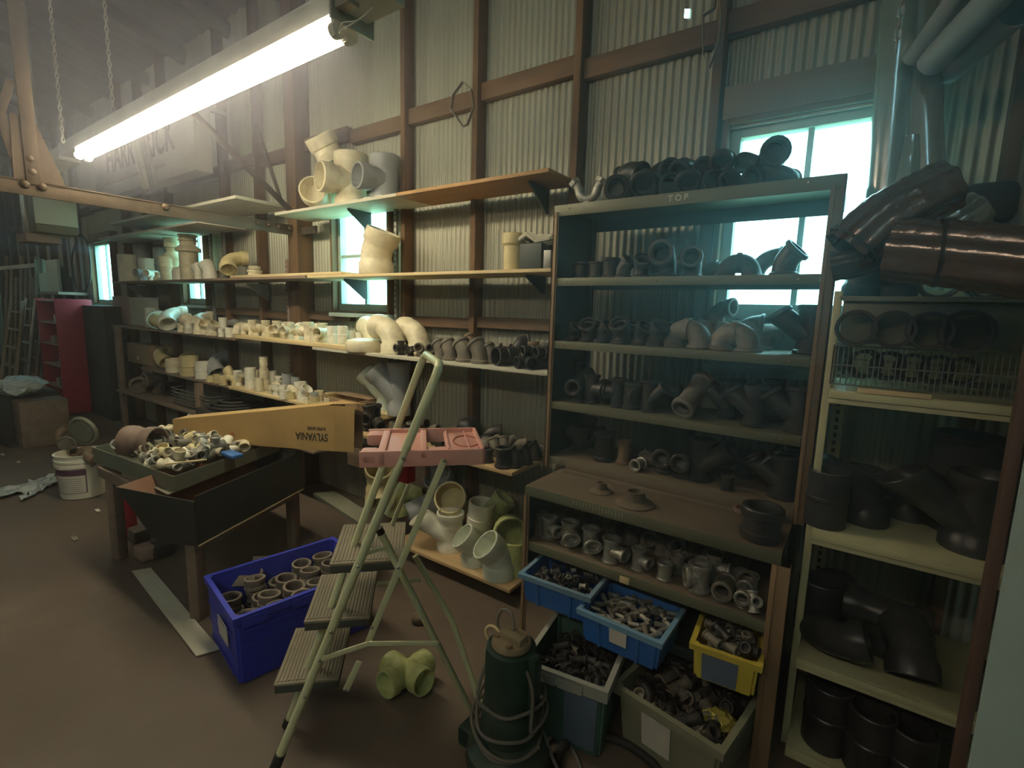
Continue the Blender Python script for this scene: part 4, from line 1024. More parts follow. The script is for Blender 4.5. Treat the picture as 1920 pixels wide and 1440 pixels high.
# ================================================================== SECOND SHELF
T2 = 'on the second left shelf'; z = Z2-.02
row([('plain', 245, 36, (0,0,0), 'pvcw', 2.34, dict(k=1.15, adj='tall wide')), ('plain', 281, 32, (0,0,0), 'pvcw', 2.38, dict(k=1.1, adj='tall wide')),
     ('coupling', 272, 29, (0,0,0), 'pvcg', 2.47, dict(k=1.9, adj='very tall')), ('coupling', 306, 26, (0,0,0), 'pvcg', 2.48, dict(k=1.9, adj='very tall')),
     ('tee', 268, 13, (0,90,-70), 'pvcg', 2.25), ('tee', 284, 12, (0,90,-60), 'pvcw', 2.27), ('reducer', 296, 12, (0,0,0), 'pvc', 2.25)], 2.3, z, T2)
def stack(px, Y, Z, parts, place, m):
    X = XofPx(px, Y, Z+.04); zz = Z; dz = 0
    for kind, d, k in parts:
        r = d/2*depth((X, Y, zz))/F; o = put(kind, m, X+rnd.uniform(-.004, .004), Y, zz, r, (0,0,rnd.uniform(0,360)), place, k=k, adj='stacked')
        zz = o.location.z+max(v.co.z for v in o.data.vertices)*r*k+.0008
stack(316, 2.30, z, [('coupling', 25, .75), ('coupling', 27, .55)], T2, 'pvc')
stack(328, 2.36, z, [('coupling', 28, 1.1), ('reducer', 28, .6), ('coupling', 28, .5)], T2, 'pvc')
row([('cap', 336, 22, (0,0,0), 'pvcw', 2.27, dict(k=1.9, adj='tall')), ('cap', 301, 10, (0,0,0), 'pvc', 2.24)], 2.3, z, T2)
stack(356, 2.33, z, [('coupling', 30, 1.35), ('reducer', 34, .45), ('bigring', 29, .7)], T2, 'pvc')
stack(344, 2.45, z, [('coupling', 22, 1.3), ('coupling', 22, 1.2)], T2, 'pvc')
row([('elbow45', 374, 20, (0,0,200), 'pvcw', 2.30), ('elbow45', 391, 23, (0,0,190), 'pvcw', 2.28), ('coupling', 372, 13, (0,0,0), 'pvcw', 2.24), ('sweep90', 405, 16, (90,0,20), 'pvcw', 2.42)], 2.3, z, T2)
row([('sweep90', 440, 26, (90,40,-15), 'pvcy', 2.33), ('elbow45', 424, 22, (90,10,40), 'pvcy', 2.26), ('bigring', 478, 24, (0,0,0), 'pvc', 2.36, dict(k=.8)), ('bigring', 478, 18, (0,0,0), 'pvc', 2.43, dict(k=1.9))], 2.3, Z2+.001, T2)
X_ = XofPx(712, 2.32, Z2); put('elbow22', 'pvc', X_-.01, 2.33, Z2-.02, 29*depth((X_, 2.32, 1.9))/F, (0,0,15), 'standing before the middle window on the second shelf', k=.92, adj='big cream bell-ended')
X_ = XofPx(961, 2.30, Z2); put('bell', 'pvcy', X_, 2.30, Z2-.021, 17.5*depth((X_, 2.30, 1.9))/F, (0,0,0), 'on the second shelf near the rack', k=1.22)
X_ = XofPx(1010, 2.36, Z2); bm = bmesh.new()
for i in range(9):
    a = V(X_-.09, 2.28+.02*i, Z2+.14+.02*math.sin(i*2.)); skin(bm, [a, a+V(.06,0,.03*math.cos(i)), a+V(.12,.0,-.01), a+V(.2,.01,.0)], [.012,.014,.012,.01], 6, cap0=True, cap1=True)
tag(finish(bm, 'crumpled_duct', 'plyw'), label='crumpled pale ribbed duct end on the second shelf by the rack', cat='duct')
box('steel_box', 'rackd', X_-.07, X_+.07, 2.27, 2.42, Z2-.02, Z2+.12, label='dark open box under the crumpled duct beside the rack', cat='box', bev=.004)
box('concrete_block', 'steel', XofPx(1020, 2.25, Z2), XofPx(1034, 2.25, Z2), 2.24, 2.30, Z2-.02, Z2+.075, label='small grey block against the rack post on the second shelf', cat='block', bev=.004)
# ================================================================== THIRD SHELF
T3 = 'on the third left shelf'; z = Z3-.02
x0 = XofPx(211, 2.42, z); x1 = XofPx(243, 2.42, z)
box('leaning_board', 'pinkb', x0, x1, 2.44, 2.455, z, z+.36, label='pinkish board standing upright at the far left end of the third shelf', cat='board')
x2 = XofPx(296, 2.42, z)
box('leaning_board', 'plyw', x1+.02, x2, 2.43, 2.445, z, z+.35, label='grey-white board standing right of the pinkish board', cat='board')
row([('elbow45', 292, 28, (95,0,40), 'pvcw', 2.30), ('elbow45', 300, 24, (90,20,70), 'pvcy', 2.24), ('sweep90', 325, 26, (90,30,-10), 'pvcw', 2.30), ('sweep90', 322, 18, (100,0,60), 'pale', 2.46), ('sweep90', 337, 18, (100,0,60), 'pale', 2.46),
     ('coupling', 284, 18, (0,0,0), 'pvcw', 2.36, dict(k=1.6)), ('elbow45', 354, 22, (0,0,-150), 'pvc', 2.28), ('sweep90', 380, 25, (90,20,0), 'pvc', 2.40, dict(adj='big')),
     ('coupling', 340, 13, (0,0,0), 'pvc', 2.23), ('coupling', 354, 15, (0,0,0), 'pvcw', 2.22), ('elbow90', 374, 16, (0,0,150), 'pvc', 2.24), ('elbow45', 384, 18, (0,0,-10), 'pvc', 2.26), ('elbow45', 400, 18, (0,0,20), 'pvc', 2.25),
     ('tee', 399, 12, (0,90,60), 'pvc', 2.34), ('coupling', 419, 14, (0,0,0), 'pvcw', 2.30, dict(k=1.9, adj='slim tall')), ('coupling', 415, 11, (0,0,0), 'pvcw', 2.22, dict(k=1.1)), ('coupling', 430, 14, (0,0,0), 'pvcw', 2.24),
     ('sweep90', 430, 18, (90,20,0), 'pvcg', 2.45)], 2.3, z, T3)
z = Z3+.012; T3b = 'on the yellow board of the third shelf'
kinds = ['elbow90', 'coupling', 'tee', 'elbow45', 'tee', 'coupling', 'tee', 'elbow90']
px = 447; i = 0
while px < 530:
    putpx(kinds[i % 8], 'pvc', px, 13+i*.3, 2.30, z, (0,0,rnd.choice([200,-90,-60,-120])) if i else (0,90,-70), T3b); px += 11+i*.25; i += 1
px = 452; i = 0
while px < 560:
    putpx(['tee', 'coupling', 'elbow90'][i % 3], 'pvc', px, 11+i*.3, 2.42, z, (0, 90 if i % 3 == 0 else 0, rnd.uniform(-120, -60)), T3b, adj='rear-row'); px += 13+i*.3; i += 1
for i, px in enumerate((538, 552, 567, 583, 600, 616)):
    putpx('tee' if i % 2 else 'wye', 'pvcw' if i < 3 else 'pvc', px, 15+i*.5, 2.44-.0*i, z, (0,0,rnd.choice([180, 200, 160])), T3b, k=.75, adj='upright rear')
row([('tee', 540, 15, (0,0,-80)), ('elbow45', 556, 17, (0,0,-110)), ('tee', 573, 17, (0,0,200)), ('teesmall', 590, 19, (0,0,-100)), ('tee', 607, 17, (0,90,-75)), ('coupling', 623, 17, (0,0,0), 'pvcw', 2.27, dict(k=1.5)),
     ('coupling', 642, 18, (0,0,0), 'pvcw', 2.28, dict(k=1.5))], 2.27, z, T3b, m='pvc')
z = Z3-.021; T3c = 'on the third shelf left of the rack'
row([('coupling', 660, 15, (0,0,0), 'pvcw', 2.36, dict(k=1.7)), ('coupling', 674, 14, (0,0,0), 'pvcw', 2.38, dict(k=1.7)), ('ribcap', 683, 66, (0,0,0), 'pvc', 2.27, dict(k=.8)),
     ('coupling', 720, 30, (0,0,0), 'pvcw', 2.47, dict(k=1.2, adj='hidden'))], 2.3, z, T3c)
X_ = XofPx(742, 2.36, z); put('elbow90', 'pvc', X_-.02, 2.32, z, 21*depth((X_, 2.36, z))/F, (0,0,180), T3c, adj='big upright')
X_ = XofPx(782, 2.44, z); put('elbow90', 'pvc', X_-.02, 2.44, z, 20*depth((X_, 2.44, z))/F, (0,0,180), T3c, adj='big rear'); X_ = XofPx(698, 2.45, z); put('elbow90', 'pvc', X_, 2.45, z, 18*depth((X_, 2.44, z))/F, (0,0,160), T3c, adj='big farthest')
row([('cross', 752, 12, (0,0,-100), 'iron'), ('tee', 770, 11, (0,90,-60), 'iron'), ('elbow90', 788, 16, (0,0,-60), 'dusty'), ('elbow90', 806, 17, (0,0,-40), 'dusty'), ('elbow45', 826, 24, (0,0,160), 'dusty'), ('elbow45', 843, 26, (0,0,165), 'dusty'),
     ('elbow45', 869, 29, (0,0,170), 'dusty'), ('elbow45', 897, 31, (0,0,180), 'dusty'), ('elbow45', 918, 25, (0,0,185), 'dusty', 2.33), ('coupling', 947, 34, (90,0,-20), 'abs', 2.30), ('tee', 990, 21, (90,0,-30), 'abs', 2.27),
     ('coupling', 1012, 22, (90,0,-15), 'abs', 2.32), ('tee', 985, 14, (0,0,-90), 'dusty', 2.36)], 2.28, z, T3c)
row([('coupling', 812, 14, (0,0,0), 'iron', 2.42), ('elbow90', 832, 17, (0,0,30), 'dusty', 2.42), ('coupling', 857, 13, (0,0,0), 'iron', 2.44, dict(k=1.9)), ('elbow45', 882, 22, (0,0,150), 'bronze', 2.44, dict(k=1.4)), ('elbow90', 915, 13, (0,0,0), 'dusty', 2.44, dict(k=1.6)),
     ('elbow90', 930, 13, (0,0,0), 'dusty', 2.44, dict(k=1.6)), ('elbow90', 948, 14, (0,0,0), 'dusty', 2.45, dict(k=1.5)), ('elbow90', 975, 22, (0,0,60), 'iron', 2.44, dict(k=1.5)), ('coupling', 1000, 20, (0,0,0), 'bronze', 2.44, dict(k=1.7)),
     ('coupling', 1022, 20, (0,0,0), 'dusty', 2.44, dict(k=1.7))], 2.4, z, T3c, adj='rear')
for i, (px, Y) in enumerate(((985, 2.27), (1010, 2.29), (998, 2.33), (1025, 2.31))):
    X_ = XofPx(px+3, Y, z+.1); put('coupling', 'iron', X_, Y, z+.062, 9.5*depth((X_, Y, z))/F, (90,0,-20), 'piled on couplings by the rack post on the third shelf', heap=None)
# ================================================================== FOURTH SHELF
T4 = 'on the fourth left shelf'; z = Z4-.01
x0 = XofPx(247, 2.36, z); x1 = XofPx(292, 2.36, z)
cb = empty('cardboard_box', ((x0+x1)/2, 2.4, z), label='brown cardboard box with a white label at the far left of the fourth shelf', cat='box')
box('carton_body', 'cardd', x0-(x0+x1)/2, x1-(x0+x1)/2, -.08, .1, 0, .24, cb); box('paper_label', 'paper', -.06, .0, -.083, -.08, .05, .09, cb)
row([('sweep90', 308, 22, (90,30,20), 'pvcy', 2.42), ('sweep90', 352, 20, (90,30,20), 'pvcy', 2.44), ('elbow90', 380, 16, (90,30,20), 'pvcg', 2.45), ('sweep90', 412, 26, (90,40,0), 'pvcg', 2.42, dict(adj='big')), ('coupling', 328, 29, (0,0,0), 'pvc', 2.30, dict(k=.7)),
     ('coupling', 357, 29, (0,0,0), 'pvcy', 2.28), ('coupling', 381, 25, (0,0,0), 'pvcw', 2.28), ('coupling', 343, 10, (0,0,0), 'pvcw', 2.26), ('tee', 398, 10, (0,90,-40), 'pvcw', 2.34), ('bushing', 395, 15, (0,0,0), 'pvcy', 2.24)], 2.3, z, T4)
row([('coupling', 407, 13, (0,0,0), 'pvcy', 2.24), ('coupling', 419, 14, (0,0,0), 'pvcy', 2.22), ('elbow45', 430, 15, (0,0,190), 'pvcy', 2.30, dict(k=1.4)), ('elbow90', 437, 13, (0,0,200), 'pvcy', 2.26), ('wye', 450, 15, (0,0,0), 'pvcw', 2.30, dict(k=.75)), ('coupling', 470, 19, (0,0,0), 'pvcw', 2.30, dict(k=1.6)),
     ('coupling', 486, 15, (0,0,0), 'pvc', 2.25, dict(k=1.35)), ('plain', 512, 14, (0,0,0), 'pvcw', 2.42, dict(k=2.)), ('wye', 527, 14, (0,0,0), 'pvcw', 2.42, dict(k=.75)), ('plain', 540, 20, (0,0,0), 'pvcg', 2.44, dict(k=1.4)), ('plain', 556, 18, (0,0,0), 'pvcg', 2.45, dict(k=1.4)),
     ('plain', 480, 13, (0,0,0), 'pvc', 2.40, dict(k=1.9)), ('sweep90', 565, 13, (90,40,0), 'pvcg', 2.40)], 2.3, Z4-.008, T4)
stack(496, 2.32, Z4-.008, [('coupling', 15, 1.1), ('coupling', 15, .9), ('bushing', 14, .8), ('coupling', 14, .9)], T4, 'pvc')
for px, d, m in ((507, 11, 'pvc'), (517, 14, 'pvcw'), (531, 15, 'pvcw')): stack(px, 2.26, Z4-.008, [('bushing', d*.8, 1.1), ('coupling', d, .6)], T4, m)
row([('coupling', 533, 17, (0,0,0), 'pvcw', 2.22, dict(k=.7)), ('elbow90', 551, 14, (0,0,200), 'pvc', 2.30), ('bushing', 545, 17, (0,0,0), 'pvcy', 2.24), ('elbow45', 572, 20, (0,0,20), 'pvcw', 2.26), ('coupling', 563, 20, (0,0,0), 'pvcw', 2.38), ('bushing', 590, 20, (0,0,0), 'pvcy', 2.24),
     ('bigring', 546, 14, (0,0,0), 'pvcy', 2.36), ('plug', 603, 13, (0,0,0), 'pvcw', 2.22), ('coupling', 615, 14, (0,0,0), 'pvc', 2.24), ('coupling', 598, 16, (0,0,0), 'pvc', 2.34), ('reducer', 580, 13, (0,0,0), 'pvcw', 2.34), ('elbow90', 521, 11, (0,0,190), 'pvc', 2.36)], 2.3, Z4-.008, T4+' front part')
X_ = XofPx(590, 2.24, z); put('coupling', 'pvcg', X_, 2.24, Z4+.05, .028, (0,0,0), 'capping a yellow bushing on the fourth shelf', k=.5)
# open cardboard box + tin lid + giant grey wyes
x0 = XofPx(618, 2.3, Z4); x1 = XofPx(684, 2.3, Z4)
cb = empty('cardboard_box', ((x0+x1)/2, 2.33, Z4-.008), label='small open cardboard box just behind the torn end of the long carton', cat='box')
hw_ = (x1-x0)/2
for nm, a in (('front_side', (-hw_, hw_, -.09, -.086, 0, .085)), ('back_side', (-hw_, hw_, .10, .104, 0, .085)), ('left_side', (-hw_, -hw_+.004, -.09, .1, 0, .085)), ('right_side', (hw_-.004, hw_, -.09, .1, 0, .085)), ('open_flap', (-hw_+.01, hw_+.01, -.0, .12, .088, .092))): box(nm, 'cardd' if nm != 'left_side' else 'card', *a, parent=cb, bev=.0005)
putpx('bigring', 'pvcy', 626, 30, 2.46, Z4, (0,0,0), 'behind the small open cardboard box', k=.6)
Z4x = Z4-.008
for i, (px, Y) in enumerate(((705, 2.42), (733, 2.40))):
    X_ = XofPx(px, Y, Z4x); r = (17 if i == 0 else 20)*depth((X_, Y, .9))/F
    put('wye', 'pvcg' if i else 'pale', X_, Y-.03*i, Z4x, r*.95, (0,0,-150), 'behind the step stool handle', k=1.05, adj=['far', 'near'][i]+' big')
box('shelf_board', 'board', -3.05, -2.35, 2.2, 2.52, Z4x-.02, Z4x, label='plywood board under the two big grey wyes', cat='shelf') if False else None
# ================================================================== DARK FITTINGS ON LOWER RIGHT BOARD
T5 = 'on the plywood shelf behind the step stool'; z = Z4R
row([('cross', 692, 22, (0,0,-60), 'iron', 2.2), ('coupling', 703, 22, (0,0,0), 'iron', 2.26, dict(k=1.6)), ('tee', 712, 18, (0,90,-30), 'iron', 2.15), ('plain', 742, 24, (0,0,0), 'dusty', 2.20, dict(k=.9, adj='upright')), ('coupling', 766, 20, (0,0,0), 'iron', 2.18), ('coupling', 773, 20, (0,0,0), 'dusty', 2.28),
     ('coupling', 795, 12, (0,0,0), 'dusty', 2.26), ('coupling', 808, 14, (0,0,0), 'galv', 2.24, dict(k=1.2)), ('coupling', 788, 15, (0,0,0), 'iron', 2.14)], 2.2, z, T5)
rr_ = random.Random(3)
for i in range(13):
    putpx('elbow90' if i % 2 else 'coupling', 'bronze' if i % 3 else 'dusty', 828+rr_.uniform(-4, 4)+i*4.4, 15, 2.24+rr_.uniform(0, .2), z, (90, rr_.uniform(0, 360), rr_.uniform(0, 360)), T5, heap=('small tan elbow in the loose heap on the plywood shelf behind the pink tray', 'small tan elbows heaped behind the pink tray'))
row([('coupling', 882, 16, (0,0,0), 'iron', 2.34), ('elbow90', 877, 18, (0,0,-30), 'iron', 2.22), ('tee', 897, 15, (0,90,-20), 'iron', 2.32), ('tee', 915, 15, (0,90,-30), 'iron', 2.36), ('coupling', 897, 14, (0,0,0), 'dusty', 2.20), ('elbow90', 908, 19, (0,0,120), 'dusty', 2.24),
     ('elbow45', 926, 22, (0,0,150), 'dusty', 2.28), ('elbow45', 943, 22, (0,0,140), 'dusty', 2.34), ('coupling', 914, 21, (0,0,0), 'iron', 2.14, dict(k=.95)), ('coupling', 944, 28, (0,0,0), 'iron', 2.12, dict(k=1.05)), ('elbow45', 963, 22, (0,0,190), 'iron', 2.17, dict(k=1.15)),
     ('elbow45', 984, 21, (0,0,190), 'iron', 2.26, dict(k=1.15)), ('elbow45', 1002, 20, (0,0,190), 'iron', 2.36, dict(k=1.15)), ('tee', 1010, 14, (0,90,10), 'dusty', 2.42), ('elbow90', 975, 17, (0,0,40), 'dusty', 2.42), ('coupling', 992, 16, (0,0,0), 'iron', 2.46), ('elbow90', 955, 15, (0,0,90), 'dusty', 2.44),
     ('elbow90', 930, 15, (0,0,90), 'dusty', 2.42), ('elbow90', 840, 14, (0,0,90), 'dusty', 2.16), ('coupling', 855, 13, (0,0,0), 'iron', 2.14), ('elbow90', 868, 15, (0,0,-60), 'iron', 2.13), ('coupling', 885, 14, (0,0,0), 'iron', 2.12), ('tee', 822, 13, (0,90,0), 'iron', 2.14),
     ('cap', 770, 14, (0,0,0), 'iron', 2.40), ('elbow90', 790, 16, (0,0,0), 'iron', 2.38), ('elbow90', 812, 15, (0,0,0), 'dusty', 2.36)], 2.3, z, T5)
X_ = XofPx(880, 2.46, z); bm = bmesh.new()
put('cap', 'iron', X_, 2.44, z, .075, (0,0,0), 'at the back of the plywood shelf', k=1.7, adj='big dark')
put('elbow90', 'iron', XofPx(925, 2.46, z), 2.45, z, .04, (0,0,40), 'at the back of the plywood shelf', adj='dim big')
# ================================================================== LOWEST BOARD: BIG WHITE ELBOWS
T6 = 'on the lowest plywood shelf'
def big(kind, m, px, Y, d, rot, adj, k=1.0, dz=0): 
    X = XofPx(px, Y, ZB+.1); return put(kind, m, X, Y, ZB+dz, d/2*depth((X, Y, ZB+.1))/F, rot, T6, adj=adj, k=k)
big('wye', 'pvcw', 818, 2.17, 46, (0,0,-145), 'far left big', k=.62)
big('elbow45', 'pale', 880, 2.15, 46, (0,0,-130), 'middle big')
big('elbow45', 'pale', 925, 2.12, 54, (0,0,-125), 'front right big')
big('coupling', 'pvcw', 900, 2.33, 48, (0,8,0), 'dusty-rimmed big', dz=.10)
big('elbow45', 'pvcy', 850, 2.36, 52, (0,20,-60), 'leaning', dz=.09)
big('elbow45', 'pvcgreen', 955, 2.28, 56, (0,35,-50), 'wide', dz=.06)
big('coupling', 'pvcgreen', 965, 2.24, 50, (0,0,0), 'short', k=1.0)
big('elbow45', 'pvcg', 830, 2.44, 50, (0,0,-90), 'dim round-mouthed', dz=.15)
big('tee', 'pvcy', 712, 2.20, 46, (0,40,-40), 'big tilted', dz=.10)
big('tee', 'pvcgreen', 745, 2.30, 40, (0,90,-120), 'big lying', dz=.05)
big('coupling', 'pvcg', 792, 2.36, 44, (0,70,60), 'dim tilted', dz=.0)
big('elbow45', 'brownpipe', 780, 2.42, 40, (0,0,60), 'dim', dz=.0)
big('coupling', 'pvcgreen', 930, 2.44, 44, (0,35,30), 'tilted back', dz=.12)
big('bigring', 'pvc', 985-8, 2.16, 30, (0,0,0), 'low cut', k=.9) if False else None
# plates and boards in the gloom under shelves
def flatbd(m, pts, th, label, Z=None):
    P = [atZ(a, b, Z) for a, b in pts]; P = [(p.x, p.y) for p in P]
    if sum((P[i][0]*P[(i+1) % len(P)][1]-P[(i+1) % len(P)][0]*P[i][1]) for i in range(len(P))) < 0: P.reverse()
    return prism('loose_board', m, P, Z, Z+th, label=label, cat='board')
flatbd('tray', [(588, 930), (628, 926), (690, 965), (672, 985)], .02, 'greenish plank lying in the dark left of the step stool', Z=.40)
o = box('timber_crosspiece', 'brownb', -3.2, -2.35, 2.35, 2.39, .38, .56, label='brown board set on edge in the dark behind the work table', cat='board')
# low left shelf and its things
ZL = .52
box('shelf_board', 'brownb', -7.4, -4.4, 2.12, 2.5, ZL-.02, ZL, label='low dusty brown board at the far left above the floor', cat='shelf')
box('shelf_board', 'brownb', -4.38, -3.3, 2.12, 2.5, ZL-.03, ZL-.01, label='low dusty board under the stacked wire trays', cat='shelf')
box('shelf_post', 'brownb', atY(222, 650, 2.2).x-.05, atY(222, 650, 2.2).x+.05, 2.18, 2.23, 0, 1.28, label='weathered wooden post holding the left ends of the shelves', cat='post')
box('shelf_post', 'brownb', -5.3, -5.24, 2.14, 2.2, 0, Z4-.03, label='wooden post under the fourth shelf at left', cat='post')
row([('elbow45', 262, 26, (90,0,30), 'dusty'), ('tee', 295, 24, (0,0,-90), 'dusty', 2.36), ('sweep90', 320, 22, (90,0,0), 'iron', 2.42)], 2.25, ZL, 'on the low left board')
x0 = XofPx(330, 2.2, ZL); x1 = XofPx(405, 2.2, ZL)
for i in range(5):
    tr_ = empty('wire_tray', ((x0+x1)/2, 2.28, ZL+.0+.035*i), label='dark wire tray in the nested stack behind the long carton, %s' % ['lowest', 'second from the bottom', 'middle one', 'second from the top', 'topmost'][i], cat='wire tray', group='nested wire trays on the low board')
    hw = (x1-x0)/2; 
    for a, b in (((-hw,-.12,.05), (hw,-.12,.05)), ((hw,-.12,.05), (hw,.16,.05)), ((hw,.16,.05), (-hw,.16,.05)), ((-hw,.16,.05), (-hw,-.12,.05)), ((-hw*.9,-.1,0), (hw*.9,-.1,0)), ((hw*.9,.14,0), (-hw*.9,.14,0))): wire(a, b, .004, 'rim_wire', tr_)
    for q_ in range(8):
        t = -hw*.9+2*hw*.9*q_/7; wire((t, -.1, 0), (t, .14, 0), .003, 'floor_wire', tr_)
# ================================================================== RACK CONTENTS
R = lambda n: 'on the '+n+' of the steel rack'
row([('trap', 1102, 17, (0,0,10), 'galv', 2.12), ('elbow45', 1160, 40, (90,0,-15), 'iron', 2.16), ('elbow45', 1208, 42, (0,80,-80), 'iron', 2.14), ('elbow45', 1256, 38, (90,0,-10), 'iron', 2.18), ('elbow45', 1292, 38, (0,80,-85), 'iron', 2.15), ('elbow45', 1333, 36, (90,0,-5), 'iron', 2.18),
     ('elbow45', 1366, 34, (0,80,-75), 'iron', 2.18), ('elbow45', 1408, 36, (90,0,-5), 'iron', 2.2), ('ubend', 1455, 34, (90,20,0), 'iron', 2.22), ('elbow45', 1228, 34, (90,10,30), 'iron', 2.36), ('elbow45', 1312, 34, (90,10,30), 'iron', 2.36)], 2.18, RT, R('top'))
zz = RT+.078
row([('elbow45', 1184, 38, (0,70,-20), 'iron', 2.2), ('elbow45', 1233, 34, (0,90,170), 'iron', 2.26), ('elbow45', 1256, 36, (90,10,-10), 'iron', 2.2), ('elbow45', 1280, 34, (0,80,-95), 'iron', 2.2), ('elbow45', 1318, 34, (90,0,-10), 'iron', 2.22), ('elbow45', 1353, 36, (0,85,-85), 'iron', 2.16),
     ('elbow90', 1400, 32, (90,30,0), 'iron', 2.24), ('elbow45', 1447, 44, (0,60,-70), 'iron', 2.22)], 2.2, zz-.012, 'in the upper layer piled on the rack top')
s1 = SH[1]
row([('coupling', 1090, 24, (0,0,0)), ('coupling', 1117, 24, (0,0,0)), ('coupling', 1145, 29, (0,0,0)), ('elbow45', 1172, 27, (0,0,-10)), ('elbow45', 1203, 28, (0,0,-60)), ('elbow90', 1245, 40, (0,0,-85), None, 2.2), ('coupling', 1160, 24, (0,0,0), 'dusty', 2.36), ('elbow90', 1222, 28, (0,0,-60), None, 2.36),
     ('elbow90', 1298, 34, (0,0,-80), None, 2.22), ('elbow90', 1275, 32, (0,0,0), None, 2.38), ('ubend', 1385, 34, (0,0,10), None, 2.24), ('sweep90', 1432, 30, (0,0,0), None, 2.38), ('elbow45', 1478, 42, (0,0,-10), None, 2.22), ('coupling', 1100, 22, (0,0,0), None, 2.36), ('coupling', 1135, 22, (0,0,0), None, 2.37), ('ubend', 1340, 28, (0,0,0), None, 2.40)], 2.16, s1, R('first shelf from the top'), m='iron')
s2 = SH[2]
row([('elbow45', 1075, 23, (0,0,-20)), ('elbow45', 1103, 28, (0,0,-80)), ('elbow45', 1133, 27, (0,0,-10)), ('elbow45', 1163, 32, (0,0,-90)), ('elbow45', 1203, 29, (0,0,-30)), ('elbow45', 1232, 32, (0,0,-30)), ('elbow45', 1118, 22, (0,0,-80), None, 2.36), ('elbow45', 1145, 22, (0,0,-80), None, 2.38), ('elbow45', 1185, 24, (0,0,-60), None, 2.34),
     ('elbow45', 1218, 24, (0,0,-30), None, 2.36), ('elbow45', 1250, 26, (0,0,-30), None, 2.34), ('ubend', 1288, 40, (0,0,-5), 'dusty', 2.2), ('elbow90', 1335, 30, (0,0,180), 'dusty', 2.38), ('ubend', 1377, 40, (0,0,-5), 'dusty', 2.2), ('sweep90', 1395, 32, (0,0,0), None, 2.4), ('elbow90', 1365, 30, (0,0,190), 'dusty', 2.4),
     ('wye', 1490, 48, (0,0,180), None, 2.28, dict(k=.75, adj='big')), ('tee', 1430, 30, (0,90,40), 'dusty', 2.42)], 2.16, s2, R('second shelf'), m='iron')
X_ = XofPx(1352, 2.44, s2+.1); put('elbow90', 'dusty', X_, 2.43, s2+.1, .036, (0,0,-20), 'in front of the window behind the second rack shelf', adj='dim pointed')
s3 = SH[3]
row([('tee', 1083, 26, (0,90,-85)), ('tee', 1115, 26, (0,0,-10)), ('tee', 1153, 26, (0,0,180)), ('teesmall', 1188, 34, (0,0,-40)), ('tee', 1092, 24, (0,0,-20), None, 2.36, dict(k=1.35)), ('tee', 1135, 22, (0,90,-60), None, 2.3), ('tee', 1070, 22, (0,0,0), None, 2.4), ('coupling', 1150, 22, (0,0,0), None, 2.4),
     ('wye', 1228, 24, (0,0,0), None, 2.16, dict(k=1.)), ('coupling', 1298, 36, (122,0,-12), 'dusty', 2.2, dict(k=2.0, adj='forward-leaning')), ('wye', 1345, 28, (0,0,180), None, 2.26), ('wye', 1392, 38, (0,0,180), None, 2.18, dict(k=.8)), ('wye', 1470, 42, (0,0,180), None, 2.18, dict(k=.8)), ('wye', 1430, 30, (0,0,180), None, 2.38), ('wye', 1365, 26, (0,0,170), None, 2.4), ('tee', 1250, 24, (0,90,0), None, 2.4)], 2.16, s3, R('third shelf'), m='iron')
s4 = SH[4]
row([('tee', 1085, 26, (0,90,-10), None, 2.28), ('coupling', 1132, 34, (0,0,0), None, 2.2, dict(k=1.2)), ('coupling', 1170, 24, (0,0,0), 'bronze', 2.2, dict(k=1.4)), ('coupling', 1195, 22, (0,0,0), None, 2.3), ('coupling', 1197, 20, (90,0,-10), 'galv', 2.15), ('elbow90', 1220, 22, (90,0,30), 'dusty', 2.25), ('elbow90', 1245, 30, (0,0,-85), None, 2.17), ('elbow90', 1278, 30, (0,0,-85), None, 2.17),
     ('wye', 1335, 42, (0,0,0), None, 2.2, dict(k=.75)), ('coupling', 1365, 22, (0,0,0), None, 2.14), ('wye', 1440, 46, (0,0,180), None, 2.2, dict(k=.7)), ('tee', 1395, 32, (0,90,30), None, 2.36), ('tee', 1110, 26, (0,0,0), None, 2.38), ('elbow90', 1300, 26, (0,0,-85), None, 2.36), ('sweep90', 1340, 30, (0,0,0), None, 2.4), ('wye', 1470, 30, (0,0,180), None, 2.38)], 2.16, s4, R('bottom shelf'), m='iron')
o = beam_between('flat_bar', 'steel', (XofPx(1412, 2.12, s4+.1), 2.16, s4+.12), (XofPx(1462, 2.2, s4+.19), 2.2, s4+.19), .03, .006); tag(o, label='light steel bar leaning on the fittings of the bottom rack shelf', cat='metal bar')
# counter
TC = 'on the counter of the rack base'
def onz(kind, m, px, py, Z, d, rot, place, **k):
    p = atZ(px, py, Z); return put(kind, m, p.x, p.y, Z, d/2*depth(p)/F, rot, place, **k)
onz('flange', 'rackt', 1127, 922, CZ, 20, (0,0,0), TC, k=1.25, adj='smaller dusty', label='smaller dusty round flange on the rack counter, left one')
onz('flange', 'rackt', 1190, 945, CZ, 34, (0,0,0), TC, label='larger dusty round flange on the rack counter, right one')
onz('bigring', 'iron', 1425, 1008, CZ, 66, (0,0,0), TC, k=1.55, label='wide dark iron collar at the right end of the rack counter')
onz('ring', 'brownpipe', 1396, 960, zc1+.02, 36, (0,0,0), TC, k=.6, label='reddish-brown ring behind the wide dark collar on the counter')
onz('bushing', 'brownpipe', 1178, 965, CZ, 10, (0,0,0), TC, label='tiny nut beside the larger flange on the counter') if False else None
